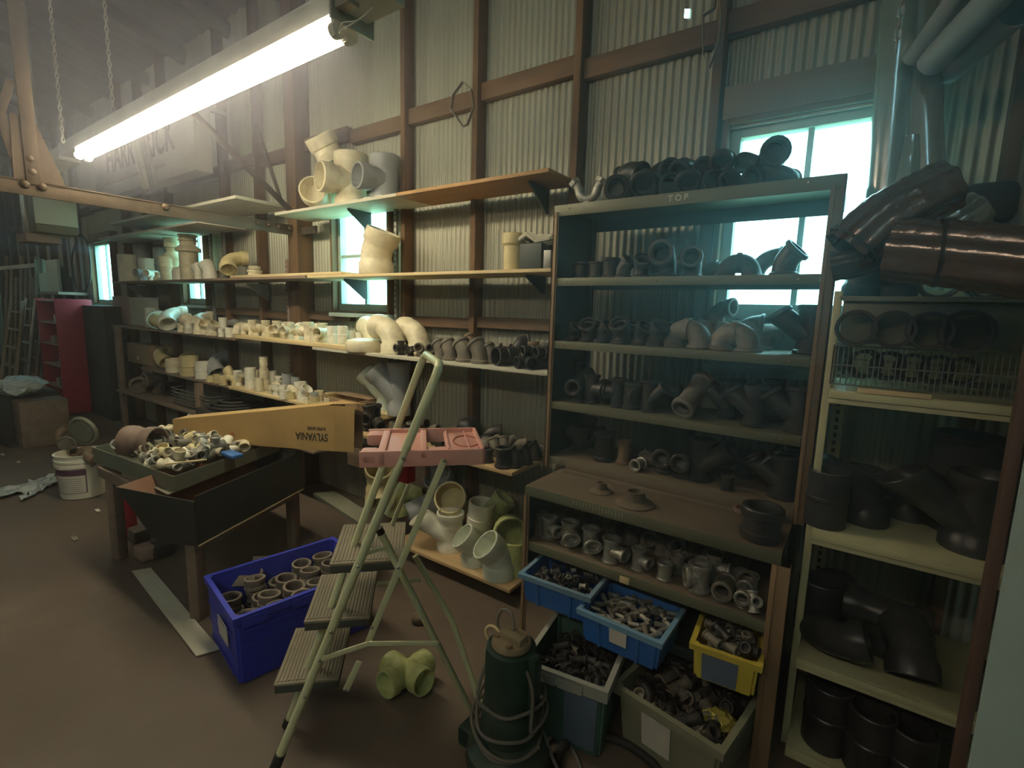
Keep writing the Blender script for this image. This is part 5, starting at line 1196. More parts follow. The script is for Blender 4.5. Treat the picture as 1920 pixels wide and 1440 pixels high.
# low shelf of base: galvanised tees
TL = 'on the low shelf under the counter'
row([('tee', 1010, 22, (0,0,180), 'dusty', 1.9, dict(k=.85)), ('tee', 1035, 25, (0,0,-20), None, 1.87, dict(k=.8)), ('tee', 1070, 29, (0,0,-55), None, 1.86, dict(k=.75)), ('tee', 1110, 29, (0,0,-55), None, 1.85, dict(k=.78)), ('tee', 1153, 30, (0,0,-10), None, 1.85, dict(k=.75)), ('tee', 1203, 24, (0,0,-15), None, 1.85, dict(k=.85)),
     ('coupling', 1247, 26, (0,0,0), None, 1.85), ('teesmall', 1303, 36, (0,0,-150), None, 1.85), ('teesmall', 1358, 32, (0,90,-90), 'dusty', 1.85), ('tee', 1393, 24, (0,90,-85), None, 1.84), ('cross', 1412, 18, (0,60,-60), None, 1.82)], 1.85, LZ, TL, m='galv')
row([('tee', 1050, 22, (0,0,0)), ('tee', 1090, 22, (0,0,-40)), ('elbow90', 1125, 24, (0,0,-70)), ('tee', 1140, 22, (0,0,0)), ('coupling', 1185, 24, (0,0,0)), ('elbow90', 1215, 26, (0,0,-60)), ('elbow90', 1262, 28, (0,0,-50), 'galv'), ('coupling', 1270, 24, (0,0,0), 'galv', 1.94), ('elbow90', 1330, 28, (0,0,40), 'galv'), ('tee', 1345, 26, (0,0,0), 'galv', 1.96),
     ('elbow90', 1390, 30, (0,0,-60), 'dusty', 1.95), ('coupling', 1405, 28, (0,0,0), 'galv', 1.95), ('tee', 1375, 24, (0,90,0), 'dusty'), ('elbow90', 1290, 24, (0,0,0)), ('tee', 1240, 22, (0,90,0))], 2.05, LZ, TL+' behind', m='dusty')
row([('coupling', 1030+i*33, 20+i*.5, (0,0,0)) for i in range(1, 12)], 2.22, LZ, TL+' at the back', m='iron')
p = atY(1205, 1090, BY-.004); box('torn_paper', 'board', XofPx(1162, BY-.002, LZ), XofPx(1180, BY-.002, LZ), BY-.002, BY, LZ-.036, LZ-.008, label='torn yellow paper scrap stuck on the low shelf lip', cat='paper')
# ================================================================== BINS
def tub(name, m, rim, c, ux, L_, W_, h, z0, label, taper=.93, wall=.006, rimw=.012, cat='bin', ribs=0, place_label=None, rimh=.02):
    """open tub: c = near-left top corner (x,y) ; ux unit vector along the front ; depth to the left-normal"""
    ux = Vector((ux[0], ux[1], 0)).normalized(); uy = V(-ux.y, ux.x, 0); root = empty(name, (c[0], c[1], z0), label=label, cat=cat)
    def W(a, b, z): 
        t = taper+(1-taper)*z/h; A_ = L_/2+(a-L_/2)*t; B_ = W_/2+(b-W_/2)*t; return ux*A_+uy*B_+V(0,0,z)
    bm = bmesh.new()
    def ring(a, z): return [bm.verts.new(W(*p, z)) for p in ((a, a), (L_-a, a), (L_-a, W_-a), (a, W_-a))]
    r = [ring(0, 0), ring(0, h), ring(wall, h), ring(wall, wall)]
    for i in range(3):
        for k in range(4): bm.faces.new([r[i][k], r[i][(k+1) % 4], r[i+1][(k+1) % 4], r[i+1][k]])
    bm.faces.new(r[0][::-1]); bm.faces.new(r[3])
    bmesh.ops.recalc_face_normals(bm, faces=bm.faces[:]); 
    bmesh.ops.bevel(bm, geom=[e for e in bm.edges if abs((e.verts[0].co-e.verts[1].co).normalized().z) > .5], offset=.012, segments=3, affect='EDGES')
    finish(bm, 'tub_body', m, root, 40)
    bm = bmesh.new(); o_ = -rimw
    a = [bm.verts.new(W(*p, h-rimh)) for p in ((o_, o_), (L_-o_, o_), (L_-o_, W_-o_), (o_, W_-o_))]; b = [bm.verts.new(W(*p, h+.002)) for p in ((o_, o_), (L_-o_, o_), (L_-o_, W_-o_), (o_, W_-o_))]
    c_ = [bm.verts.new(W(*p, h+.002)) for p in ((wall, wall), (L_-wall, wall), (L_-wall, W_-wall), (wall, W_-wall))]; d_ = [bm.verts.new(W(*p, h-rimh)) for p in ((0, 0), (L_, 0), (L_, W_), (0, W_))]
    for A_, B_ in ((a, b), (b, c_), (d_, a)):
        for k in range(4): bm.faces.new([A_[k], A_[(k+1) % 4], B_[(k+1) % 4], B_[k]])
    finish(bm, 'rim', rim, root, 30)
    for i in range(ribs):
        bm = bmesh.new(); t = L_*(i+.5)/ribs; 
        P = [W(t-.006, -.0005, .0), W(t+.006, -.0005, .0), W(t+.006, -.0005, h-rimh), W(t-.006, -.0005, h-rimh)]; Q = [p-uy*.008 for p in P]
        A_ = [bm.verts.new(p) for p in P]; B_ = [bm.verts.new(p) for p in Q]; bm.faces.new(B_)
        for k in range(4): bm.faces.new([A_[k], A_[(k+1) % 4], B_[(k+1) % 4], B_[k]])
        bmesh.ops.recalc_face_normals(bm, faces=bm.faces[:]); finish(bm, 'rib', m, root, 30)
    return root, W, ux, uy
def sticker(root, W, uy, a0, a1, z0, z1, m='paper', nm='paper_label', off=.003):
    bm = bmesh.new(); P = [W(a0, 0, z0)-uy*off, W(a1, 0, z0)-uy*off, W(a1, 0, z1)-uy*off, W(a0, 0, z1)-uy*off]; Q = [p+uy*.0015 for p in P]
    A_ = [bm.verts.new(p) for p in P]; B_ = [bm.verts.new(p) for p in Q]; bm.faces.new(A_)
    for k in range(4): bm.faces.new([A_[k], B_[k], B_[(k+1) % 4], A_[(k+1) % 4]])
    return finish(bm, nm, m, root, 30)
def heapfill(root, W, L_, W_, z0, n, kinds, m, r, lab, seed, zr=.03, long_=False):
    rs = random.Random(seed); o0 = Vector(root.location); done = []
    for i in range(n):
        for tr in range(30):
            a, b = rs.uniform(r*2.2, L_-r*2.2), rs.uniform(r*2.2, W_-r*2.2)
            if all((a-x)**2+(b-y)**2 > (r*1.9)**2 for x, y in done[-40:]) or tr == 29: break
        done.append((a, b)); p = W(a, b, z0)+o0
        put(rs.choice(kinds), rs.choice(m) if isinstance(m, (list, tuple)) else m, p.x, p.y, p.z+rs.uniform(0, zr), r*rs.uniform(.85, 1.1), (rs.uniform(70, 110), rs.uniform(0, 360), rs.uniform(0, 360)), heap=(lab[0], lab[1]))
def from_px(n0, n1, bk, Z):
    a = atZ(*n0, Z); b = atZ(*n1, Z); c = atZ(*bk, Z); u_ = (b-a); L_ = u_.length; u_.normalize(); n_ = V(-u_.y, u_.x, 0); return a, u_, L_, abs((c-b).dot(n_))
# upper left blue bin
a, u_, L_, W_ = from_px((978, 1077), (1104, 1121), (1128, 1096), .50); print('bin1', a, L_, W_)
r1, Wf, ux, uy = tub('blue_bin', 'bin', 'binrim', a, u_, L_, .26, .12, .385, 'blue plastic bin at the left under the low shelf holding bits of iron', ribs=2)
heapfill(r1, Wf, L_, .26, .055, 55, ['coupling', 'elbow90', 'bushing', 'tee'], ['iron', 'iron', 'galv'], .010, ('small dark fitting among the bits in the left blue bin', 'small fittings in the left blue bin'), 1)
# front blue bin with nipples
a, u_, L_, W_ = from_px((1088, 1141), (1238, 1204), (1300, 1150), .46); print('bin2', a, L_, W_)
a = a+u_*.0
r2, Wf, ux, uy = tub('blue_bin', 'crate' if False else 'bin', 'binrim', a, u_, L_, .26, .125, .335, 'bright blue plastic bin full of short steel nipples under the low shelf', ribs=2)
sticker(r2, Wf, uy, L_*.40, L_*.62, .045, .105, off=.010)
heapfill(r2, Wf, L_, .26, .075, 70, ['nipple'], ['galv', 'galv', 'galv', 'dusty'], .0095, ('short steel nipple lying in the heap in the bright blue bin', 'steel nipples in the bright blue bin'), 2, .03)
heapfill(r2, Wf, L_, .26, .02, 20, ['coupling'], ['iron'], .010, ('small dark coupling low in the bright blue bin', 'dark couplings in the bright blue bin'), 22, .03)
# dark green tote with grey rim
a, u_, L_, W_ = from_px((985, 1235), (1135, 1290), (1150, 1262), .30); print('tote1', a, L_, W_)
r3, Wf, ux, uy = tub('storage_tote', 'totegreen', 'lidgrey', a, u_, L_, .34, .29, .003, 'dark green tote with thick pale grey rim standing under the blue bins', rimh=.045, rimw=.014, ribs=0)
sticker(r3, Wf, uy, L_*.52, L_*.93, .02, .235, 'bluegrey', 'front_panel', .006)
for t in (.12, .45): sticker(r3, Wf, uy, L_*t, L_*(t+.3), .25, .285, 'lidgrey', 'latch_plate', .026)
heapfill(r3, Wf, L_, .34, .18, 50, ['coupling', 'elbow90', 'tee'], ['iron'], .016, ('small dark fitting lying deep in the green tote', 'small fittings in the green tote'), 3, .03)
# big grey-green tote in front
a, u_, L_, W_ = from_px((1158, 1283), (1352, 1405), (1420, 1290), .24); print('tote2', a, L_, W_)
r4, Wf, ux, uy = tub('storage_tote', 'totem', 'totem', a, u_, L_, .40, .237, .003, 'large grey-green tote heaped with dark iron fittings at the bottom right', taper=.90, rimh=.03, rimw=.016)
sticker(r4, Wf, uy, L_*.26, L_*.56, .06, .19, off=.004)
heapfill(r4, Wf, L_, .40, .12, 80, ['coupling', 'elbow90', 'tee', 'bushing', 'elbow45'], ['iron', 'iron', 'dusty'], .021, ('dark iron fitting lying in the heap in the large grey-green tote', 'iron fittings in the large grey-green tote'), 4, .06)
p = Wf(L_*.82, .17, .19)+Vector(r4.location); bm = bmesh.new()
bmesh.ops.create_icosphere(bm, subdivisions=3, radius=.055, matrix=Matrix.Translation(p) @ Matrix.Diagonal((1.1, .8, .6, 1)))
for v_ in bm.verts: v_.co += Vector((rnd.uniform(-.005, .005) for _ in range(3)))
MT['brass'] = mat('yellow_brass', (.50,.42,.10), .3, .35, .4, 8, bump=.4); tag(finish(bm, 'brass_lump', 'brass', smooth=20), label='crumpled shiny yellow wrapped lump on the heap in the large grey-green tote', cat='wrapped part')
# yellow tub
a, u_, L_, W_ = from_px((1300, 1205), (1425, 1248), (1430, 1200), .46); print('tubY', a, L_, W_)
r5, Wf, ux, uy = tub('yellow_tub', 'yellowp', 'yellowp', a, u_, .21, .24, .13, .33, 'yellow tub with grey label under the right end of the low shelf', ribs=0)
sticker(r5, Wf, uy, .03, .15, .005, .11, 'bluegrey', 'front_label', .004)
heapfill(r5, Wf, .21, .24, .10, 20, ['coupling', 'elbow90', 'tee'], ['iron', 'dusty'], .016, ('dark fitting heaped in the yellow tub', 'fittings in the yellow tub'), 5, .04)
# lower support for bins
box('support_crate', 'rackd', bx0+.30, bx1-.02, 1.84, 2.1, .296, .33, label='dark board under the blue bins in the rack base', cat='board', bev=.001)
# ================================================================== BLUE CRATE
zc_ = .315
N0 = atZ(440, 1160, zc_); Lf = atZ(380, 1070, zc_); d1 = (Lf-N0).normalized(); Rg = atZ(625, 1080, zc_); d2 = (Rg-N0).normalized()
d2 = V(-(-d1.y), -d1.x, 0); d2 = V(d1.y, -d1.x, 0)
if d2.y < 0: d2 = -d2
CL, CW = .62, .44
print('crate', N0, d1, d2)
# near-left corner for tub(): front along d2 seen from outside is the long face; start at N0 going d2, depth = left normal
r6, Wf, ux, uy = tub('plastic_crate', 'crate', 'crate', N0, d2, CL, CW, zc_-.003, .003, 'deep blue folding plastic crate filled with grey-brown rings on the floor', taper=.97, rimh=.03, rimw=.010, cat='crate', wall=.010)
for i in range(4):
    sticker(r6, Wf, uy, .02, CL-.02, .04+.065*i, .048+.065*i, 'crate', 'rib', .010)
for t in (.0, .33, .66): sticker(r6, Wf, uy, CL*t+.02, CL*t+.12, zc_-.05, zc_-.01, 'crate', 'hinge_block', .018)
def stickerL(root, b0, b1, z0, z1, m, nm, off=.012):
    bm = bmesh.new(); P = [Wf(0, b1, z0), Wf(0, b0, z0), Wf(0, b0, z1), Wf(0, b1, z1)]; P = [p-ux*off for p in P]; Q = [p+ux*.003 for p in P]
    A_ = [bm.verts.new(p) for p in P]; B_ = [bm.verts.new(p) for p in Q]; bm.faces.new(A_); bm.faces.new(B_[::-1])
    for k in range(4): bm.faces.new([A_[k], A_[(k+1) % 4], B_[(k+1) % 4], B_[k]])
    bmesh.ops.recalc_face_normals(bm, faces=bm.faces[:]); return finish(bm, nm, m, root, 30)
stickerL(r6, .10, .24, .13, .22, 'paper', 'torn_label'); 
for i in range(3): stickerL(r6, .03, CW-.03, .03+.09*i, .036+.09*i, 'crate', 'rib')
rs = random.Random(5); ringlab = ('grey-brown ring lying in the deep blue crate', 'grey-brown rings in the deep blue crate')
base = Vector(r6.location)
for lay, z_ in enumerate((.02, .085, .15, .205)):
    for a_i in range(5):
        for b_i in range(4):
            if lay == 3 and (a_i == 0 or (a_i*3+b_i*5) % 4 == 1): continue
            if lay == 2 and (a_i == 0 and b_i < 3): continue
            p = Wf(.075+.115*a_i+rs.uniform(-.004, .004), .07+.10*b_i+rs.uniform(-.004, .004), z_)+base
            put('bigring' if rs.random() < .75 else 'ring', 'ringm', p.x, p.y, p.z+rs.uniform(0, .004), .046*rs.uniform(.93, 1.03), (rs.uniform(-7, 7)*(lay > 1), rs.uniform(-7, 7)*(lay > 1), rs.uniform(0, 360)), 'on top in the deep blue crate', heap=None if lay == 3 else (['grey-brown ring in the bottom layer of the deep blue crate', 'grey-brown ring in the second layer of the deep blue crate', 'grey-brown ring in the third layer of the deep blue crate', 'grey-brown ring lying on top in the deep blue crate'][lay], ringlab[1]))
p = Wf(.075, .08, .16)+base; put('bigring', 'ringm', p.x, p.y, p.z, .05, (65, 0, 20), '', label='grey-brown ring tipped on edge at the near left corner of the blue crate')
for px, py, rot in ((450, 1082, (60,0,40)), (485, 1062, (70,0,-20)), (500, 1045, (80,10,60))):
    p = atZ(px, py, .27); o = box('rubber_strip', 'ringm', -.07, .07, -.025, .025, -.004, .004, label='flat grey-brown strip standing among the rings in the blue crate', cat='strip', group='strips in the blue crate'); o.location = p-V(0,0,.02); o.rotation_euler = [rad(a_i) for a_i in rot]
# sheet lying on floor left of crate
slab('plyw', [(247, 1072), (283, 1066), (412, 1218), (368, 1232)], .004, .006, 'grey-green metal sheet lying on the floor left of the blue crate')
# double wye on floor
p = atZ(752, 1300, 0); r = 21*depth(p)/F
put('xfit', 'pvcgreen', p.x-.01, p.y+.04, 0, r*1.08, (84,0,42), '', k=.86, label='lime-stained plastic double wye lying on the floor under the step stool')
p = atZ(785, 1165, 0); put('cap', 'rackt', p.x, p.y, 0, .035, (0,0,0), '', label='small dim round cap on the floor behind the step stool')
# ================================================================== PUMP
pc = atZ(955, 1420, 0); pc = Vector((-.857, 1.265, 0))
pm = empty('submersible_pump', pc, label='dark green cast pump with rusty top plate and coiled grey cord on the floor', cat='pump')
def lathe(nm, m, prof, par, seg=28, at=(0,0,0)):
    bm = bmesh.new(); skin(bm, [V(at[0], at[1], at[2]+z_) for r_, z_ in prof], [r_ for r_, z_ in prof], seg, cap0=True, cap1=True); return finish(bm, nm, m, par, 35)
lathe('motor_body', 'darkgreen', [(.085,.16), (.09,.18), (.088,.24), (.080,.30), (.080,.44), (.076,.47), (.06,.475)], pm)
lathe('volute', 'darkgreen', [(.10,.02), (.125,.03), (.135,.07), (.13,.11), (.10,.14), (.088,.165)], pm)
lathe('foot_ring', 'darkgreen', [(.11,.0), (.115,.01), (.11,.022)], pm)
lathe('top_plate', 'rustp', [(.060,.474), (.062,.48), (.058,.492), (.03,.495)], pm)
for a_i in range(4):
    t = a_i*PI/2+.4; lathe('bolt', 'rustp', [(.010,.49), (.010,.502)], pm, 6, (.043*math.cos(t), .043*math.sin(t), 0))
box('junction_block', 'rustp', -.035, .045, -.02, .022, .49, .515, pm, .004); box('side_fin', 'darkgreen', .065, .10, -.02, .02, .2, .47, pm, .004)
box('discharge_arm', 'darkgreen', -.18, -.10, -.04, .04, .03, .10, pm, .01)
tubeobj('lifting_handle', 'steel', [(-.055,.01,.48), (-.062,.01,.53), (-.045,.01,.57), (-.015,.01,.575), (.0,.01,.54), (-.004,.01,.50)], .0045, pm, res=6)
tubeobj('yellow_loop', 'board', [(-.07+.03*math.cos(t*PI/5), .0, .475+.03*math.sin(t*PI/5)) for t in range(11)], .005, pm, res=2)
pts = [(-.06,.0,.47)]
for i in range(1, 34):
    t = i/33; a_i = -2.6+t*2*PI*2.6; pts.append(((.104+.006*math.sin(i*1.3))*math.cos(a_i), (.104+.006*math.cos(i*.9))*math.sin(a_i), .38-.22*t**.6+.006*math.sin(i*1.7)+.03*math.sin(a_i)))
pts += [(.16,.05,.06), (.20,.12,.02), (.12,.2,.012)]
tubeobj('power_cord', 'cord', pts, .0055, pm, seg=8, res=4)
pts = [(.05,-.02,.46), (.10,-.03,.38), (.105,-.04,.26)]+[((.118)*math.cos(a_i*.5-.3), (.118)*math.sin(a_i*.5-.3), .25-.006*a_i+.015*math.sin(a_i)) for a_i in range(14)]
tubeobj('power_cord', 'cord', pts, .0055, pm, seg=8, res=4)
pm.scale = (1.1, 1.1, 1.04)
# hoop lying on the floor
p = atZ(1145, 1470, 0)
tubeobj('hose_loop', 'rubber', [(p.x+.20*math.cos(t*PI/12), p.y+.17*math.sin(t*PI/12), .017) for t in range(25)], .016, seg=10, label='dark round hoop lying on the floor in front of the totes', cat='hose')
tubeobj('loose_cable', 'cord', [atZ(*q_, .008) for q_ in ((1010,1400), (1045,1370), (1050,1340), (1025,1365), (1000,1440), (1060,1500))], .006, seg=8, res=5, label='loose dark cable end on the floor right of the pump', cat='cable')
# ================================================================== RIGHT RACK CONTENTS
def rp_(kind, px, Y, Z, d, rot, **k): putpx(kind, k.pop('m', 'abs'), px, d, Y, Z, rot, **k)
TA, TB_, TC_ = 'on the right-hand shelf level with the counter', 'on the right-hand low shelf', 'at the bottom of the right-hand shelving'
z = ZQ[1]
rp_('coupling', 1547, 2.02, z, 66, (0,0,0), place=TA, k=1.25, adj='tall'); rp_('sweep90', 1590, 2.14, z, 64, (0,0,180), place=TA, adj='glossy', k=.9)
rp_('plain', 1606, 2.20, z, 76, (0,0,0), place=TA, adj='tall wide')
rp_('wye', 1760, 2.10, z, 92, (0,0,180), place=TA, adj='very big', k=.62); rp_('coupling', 1790, 2.30, z, 100, (0,0,0), place=TA, adj='very big', k=1.4)
rp_('elbow45', 1690, 2.30, z, 60, (0,0,180), place=TA); rp_('coupling', 1868, 2.08, z, 70, (0,0,0), place=TA, adj='cut-off', k=1.1)
z = ZQ[2]
rp_('coupling', 1530, 2.12, z, 70, (0,0,0), place=TB_, k=1.2); rp_('sweep90', 1555, 2.0, z, 62, (90,-20,0), place=TB_); rp_('coupling', 1560, 2.3, z, 60, (0,0,0), place=TB_, adj='rear')
rp_('tee', 1655, 2.16, z, 62, (0,90,-10), place=TB_, adj='lying'); rp_('elbow45', 1700, 2.02, z, 74, (0,100,-80), place=TB_, adj='open-mouthed'); rp_('coupling', 1850, 2.02, z, 60, (0,0,0), place=TB_, adj='right-end')
z = ZQ[3]
for px, Y in ((1547, 2.02), (1625, 1.98), (1700, 1.98), (1650, 2.2), (1740, 2.2)): rp_('coupling', px, Y, z, 74, (0,0,0), place=TC_, k=1.3)
# behind the wire basket and channel
row([('coupling', 1620+i*45, 50, (90,0,-10), 'abs', 2.12) for i in range(5)], 2.1, ZQ[0]+.03, 'inside the wire basket')
row([('elbow90', 1640, 60, (0,0,-40), 'abs', 2.2), ('elbow90', 1700, 60, (0,0,-60), 'abs', 2.2), ('coupling', 1760, 60, (90,0,0), 'abs', 2.15), ('coupling', 1850, 60, (90,0,0), 'abs', 2.15)], 2.2, 1.68, 'on the deck above the four rings')
# ================================================================== ON THE PAN
p = atZ(270, 858, .70); X_ = p.x
o = put('teesmall', 'brownpipe', X_, p.y, .705, 30*depth(p)/F*.86, (0,-90,-152), '', label='big brown clay pipe tee lying on the small cream fittings in the steel pan', k=.78)
rs = random.Random(11)
hl_ = ('small cream fitting in the heap in the steel pan beside the long carton', 'small cream fittings heaped in the steel pan')
for i in range(170):
    s_ = .06+.62*rs.random()**1.4; t_ = pa+.05+(pb_-.10-pa)*rs.random()**1.2; p = loc2(s_, t_, .63)
    hgt_ = .04*math.exp(-((s_-.3)/.3)**2)
    put(rs.choice(['tee', 'elbow90', 'coupling', 'elbow45', 'coupling']), rs.choice(['pvc', 'pvcw', 'galv', 'pvc', 'pvcy', 'dusty']), p.x, p.y, .645+rs.uniform(0, .05)+hgt_*1.3, rs.uniform(.019, .028), (rs.uniform(40, 110), rs.uniform(0, 360), rs.uniform(0, 360)), heap=hl_)
a = atZ(310, 870, .765); b = atZ(388, 862, .765); o = beam_between('wooden_stick', 'board', a, b, .012, .008); tag(o, label='thin yellow stick lying across the cream fittings in the pan', cat='stick')
a = atZ(428, 850, .74); box('blue_cloth', 'bin', a.x-.06, a.x+.08, a.y-.02, a.y+.05, .72, .745, label='blue plastic scrap at the right end of the steel pan', cat='plastic scrap', bev=.01)
# ================================================================== BUCKET
bp0 = atZ(158, 928, 0); bp0 = (atZ(122, 925, 0)+atZ(196, 925, 0))/2; bp0.z = 0
r = 36*depth(bp0)/F
bk2 = empty('plastic_bucket', bp0, label='white plastic bucket with purple-banded label filled with old metal parts', cat='bucket')
hB = atY(150, 853, bp0.y-r).z; hB = .36
bm = bmesh.new(); hollow(bm, [V(0,0,z_) for z_ in (0,.01,.26,.262,.285,.287,.30,.302,.32,.322,.345,hB)], [r*.92,r*.94,r*1.03,r*1.08,r*1.08,r*1.03,r*1.04,r*1.09,r*1.09,r*1.04,r*1.05,r*1.10], [r*.88]*2+[r*.98]*10, 32, open0=False); finish(bm, 'bucket_body', 'pvcw', bk2, 35)
def arcpatch(nm, m, a0, a1, z0_, z1_, rr0, par):
    bm = bmesh.new(); n_ = 14; A_ = []; B_ = []
    for i in range(n_+1):
        t = a0+(a1-a0)*i/n_; A_.append(bm.verts.new((rr0(z0_)*math.cos(t), rr0(z0_)*math.sin(t), z0_))); B_.append(bm.verts.new((rr0(z1_)*math.cos(t), rr0(z1_)*math.sin(t), z1_)))
    for i in range(n_): bm.faces.new([A_[i], A_[i+1], B_[i+1], B_[i]])
    return finish(bm, nm, m, par, 60)
f_ = lambda z_: r*(.94+.09*(z_-.01)/.25)+.0015
arcpatch('label_band', 'purple', -2.6, -.1, .05, .25, f_, bk2); f2_ = lambda z_: f_(z_)+.001
arcpatch('label_text_block', 'paper', -1.5, -.15, .055, .20, f2_, bk2); arcpatch('label_icon_block', 'paper', -2.1, -1.6, .05, .235, f2_, bk2)
f3_ = lambda z_: f_(z_)+.002
arcpatch('label_horse_mark', 'ink', -2.0, -1.72, .17, .215, f3_, bk2)
for i in range(7): arcpatch('label_line', 'ringm', -1.45, -.3, .07+.017*i, .073+.017*i, f3_, bk2)
for i in range(3): arcpatch('label_line', 'ringm', -2.05, -1.65, .06+.03*i, .072+.03*i, f3_, bk2)
w0 = bp0+V(0,0,0)
def wheel(c, r, tilt, label, m='dusty'):
    bm = bmesh.new(); skin(bm, [V(r*math.cos(t*PI/14), 0, r*math.sin(t*PI/14)) for t in range(29)], [r*.16]*29, 10)
    skin(bm, [V(0,-.02,0), V(0,.02,0)], [r*.85, r*.85], 24, cap0=True, cap1=True)
    o = finish(bm, 'handwheel', m, smooth=50); o.location = c; o.rotation_euler = tilt; tag(o, label=label, cat='wheel')
c = atY(157, 808, bp0.y); wheel(c, 25*depth(c)/F, (.2,0,.5), 'greenish metal handwheel sticking up out of the white bucket', 'tray')
c = atY(125, 832, bp0.y-.05); wheel(c, 13*depth(c)/F, (.2,0,1.0), 'smaller dark wheel at the left in the white bucket')
for i, (px, py) in enumerate(((140, 842), (170, 840), (185, 832), (160, 845), (118, 845))):
    c = atY(px, py, bp0.y+.02*i); put('elbow90', 'bronze', c.x, c.y, .27, .035, (60+i*30, i*50, i*70), '', heap=('old brown metal part among those in the white bucket', 'old metal parts in the white bucket'))
# dark hose/valve heap beyond the pan
c = atZ(225, 830, .35)
for i in range(3):
    rr0 = .22-.05*i; tubeobj('hose_coil', 'rubber', [(c.x+.55+rr0*math.cos(t*PI/12), c.y+.75+rr0*math.sin(t*PI/12), .66+.02*i) for t in range(25)], .014, label='dark hose coil in the gloom behind the brown pipe tee, %s' % ['lowest', 'middle', 'topmost'][i], cat='hose', group='dark hose coils behind the pan')
box('storage_drum', 'dark', c.x+.3, c.x+.8, c.y+.5, c.y+1.0, 0, .64, label='dark box carrying hose coils in the gloom left of the shelves', cat='box', bev=.01)
box('red_can', 'red', *(lambda q_: (q_.x-.05, q_.x+.05, q_.y-.05, q_.y+.05))(atZ(240, 1005, 0)), 0, .30, label='dim red can standing under the work table', cat='can', bev=.02)
for i, (px, py, m) in enumerate(((262, 1010, 'dusty'), (300, 1040, 'dark'), (330, 1000, 'paper'), (275, 1045, 'pinkb'))):
    q_ = atZ(px, py, 0); box('scrap_block', m, q_.x-.07, q_.x+.07, q_.y-.05, q_.y+.05, 0, .08, label='dim scrap under the work table, '+['leftmost', 'in the middle', 'pale one at the back', 'pinkish one in front'][i], cat='scrap', bev=.015)
# crumpled plastic on the floor
def crumple(nm, pts, label, m='plastic', h=.03):
    P = [atZ(a_, b_, 0) for a_, b_ in pts]; bm = bmesh.new(); rs = random.Random(len(label)); n_ = 14
    g_ = []
    for i in range(n_+1):
        r_ = []
        for j in range(6):
            t, s_ = i/n_, j/5; a_ = P[0].lerp(P[1], t); b_ = P[3].lerp(P[2], t); q_ = a_.lerp(b_, s_); r_.append(bm.verts.new((q_.x+rs.uniform(-.02,.02), q_.y+rs.uniform(-.02,.02), .004+rs.uniform(0, h))))
        g_.append(r_)
    for i in range(n_):
        for j in range(5): bm.faces.new([g_[i][j], g_[i+1][j], g_[i+1][j+1], g_[i][j+1]])
    tag(finish(bm, nm, m, smooth=20), label=label, cat='plastic sheet')
crumple('plastic_sheet', [(-20, 925), (110, 890), (112, 905), (-20, 945)], 'long strip of crumpled clear plastic on the floor left of the bucket')
crumple('plastic_sheet', [(40, 930), (112, 890), (108, 908), (42, 942)], 'second crumpled clear plastic piece nearer the bucket')
for i, (px, py) in enumerate(((86, 797), (35, 867), (118, 788), (5, 853), (183, 958), (140, 1010))):
    q_ = atZ(px, py, 0); box('litter_scrap', 'paper', q_.x-.03, q_.x+.03, q_.y-.012, q_.y+.012, 0, .01+.02*(i == 0), label='small pale scrap of litter on the floor, %s' % ORD[i+1]+' counting from the far aisle', cat='litter', bev=.004)
# ================================================================== FAR LEFT
rl = atX(100, 560, -8.9); rh = rl.z
rc_ = empty('shelf_unit', (-8.9, 1.96, 0), label='far shelf unit with a bright red side panel beyond the wooden ladders', cat='shelving')
box('side_panel', 'red', -.02, 0, 0, .40, .02, 1.6, rc_); box('side_panel', 'redp', -.9, -.88, 0, .4, .02, 1.6, rc_); box('back_panel', 'dark', -.88, -.02, .38, .4, .02, 1.6, rc_)
for z_ in (.04, .38, .68, .98, 1.28, 1.58): box('shelf', 'pinkb', -.88, -.02, .01, .38, z_-.02, z_, rc_)
for i, (x_, z_) in enumerate(((-9.1, 1.28), (-9.35, .98), (-9.05, .68), (-9.3, .38))):
    box('small_box', 'paper' if i % 2 == 0 else 'pinkb', x_-.08, x_+.08, 2.0, 2.15, z_, z_+.10, label='small pale box on the red-sided shelf unit, shelf %s' % ['second from top', 'third from top', 'fourth from top', 'fifth from top'][i], cat='box')
# wooden ladders leaning far left
def ladder(px0, pyb, px1, pyt, Y0, wd, label, m='ladderw', n_=6, split=None):
    a_ = atY(px0, pyb, Y0); b_ = atY(px1, pyt, Y0+.3); dr = (b_-a_); a_ = a_-dr*(a_.z/dr.z); root = empty('wooden_ladder', a_, label=label, cat='ladder'); off = Vector(root.location)
    sx_ = V(wd, 0, 0)
    for s_ in (0, 1):
        o = beam_between('stile', m, a_+sx_*s_, b_+sx_*s_*.8, .035, .06); o.location = Vector(o.location)-off; o.parent = root
    for i in range(n_):
        t = (i+.7)/(n_+.3); p_ = a_.lerp(b_, t); o = beam_between('rung', m, p_, p_+sx_*(1-.2*t), .03, .03); o.location = Vector(o.location)-off; o.parent = root
YL = 1.55
ladder(5, 700, 22, 565, YL, .85, 'weathered wooden ladder standing left of the far red-sided shelf unit')
ladder(30, 735, 52, 560, 1.75, .62, 'second weathered ladder leaning nearer the red-sided shelf unit', 'steel')
ladder(50, 740, 70, 560, 1.9, .5, 'narrow ladder closest to the red-sided shelf unit')
for i in range(7):
    a_ = atY(8+i*10, 720, 1.9+.03*i); b_ = atY(14+i*9, 480+(i % 3)*20, 2.1); a_.z = 0; o = beam_between('leaning_pole', 'ladderw' if i % 2 else 'brownb', a_, b_, .04, .04); tag(o, label='leaning pole behind the far ladders, %s from the left' % ORD[i+1], cat='pole', group='poles behind the far ladders')
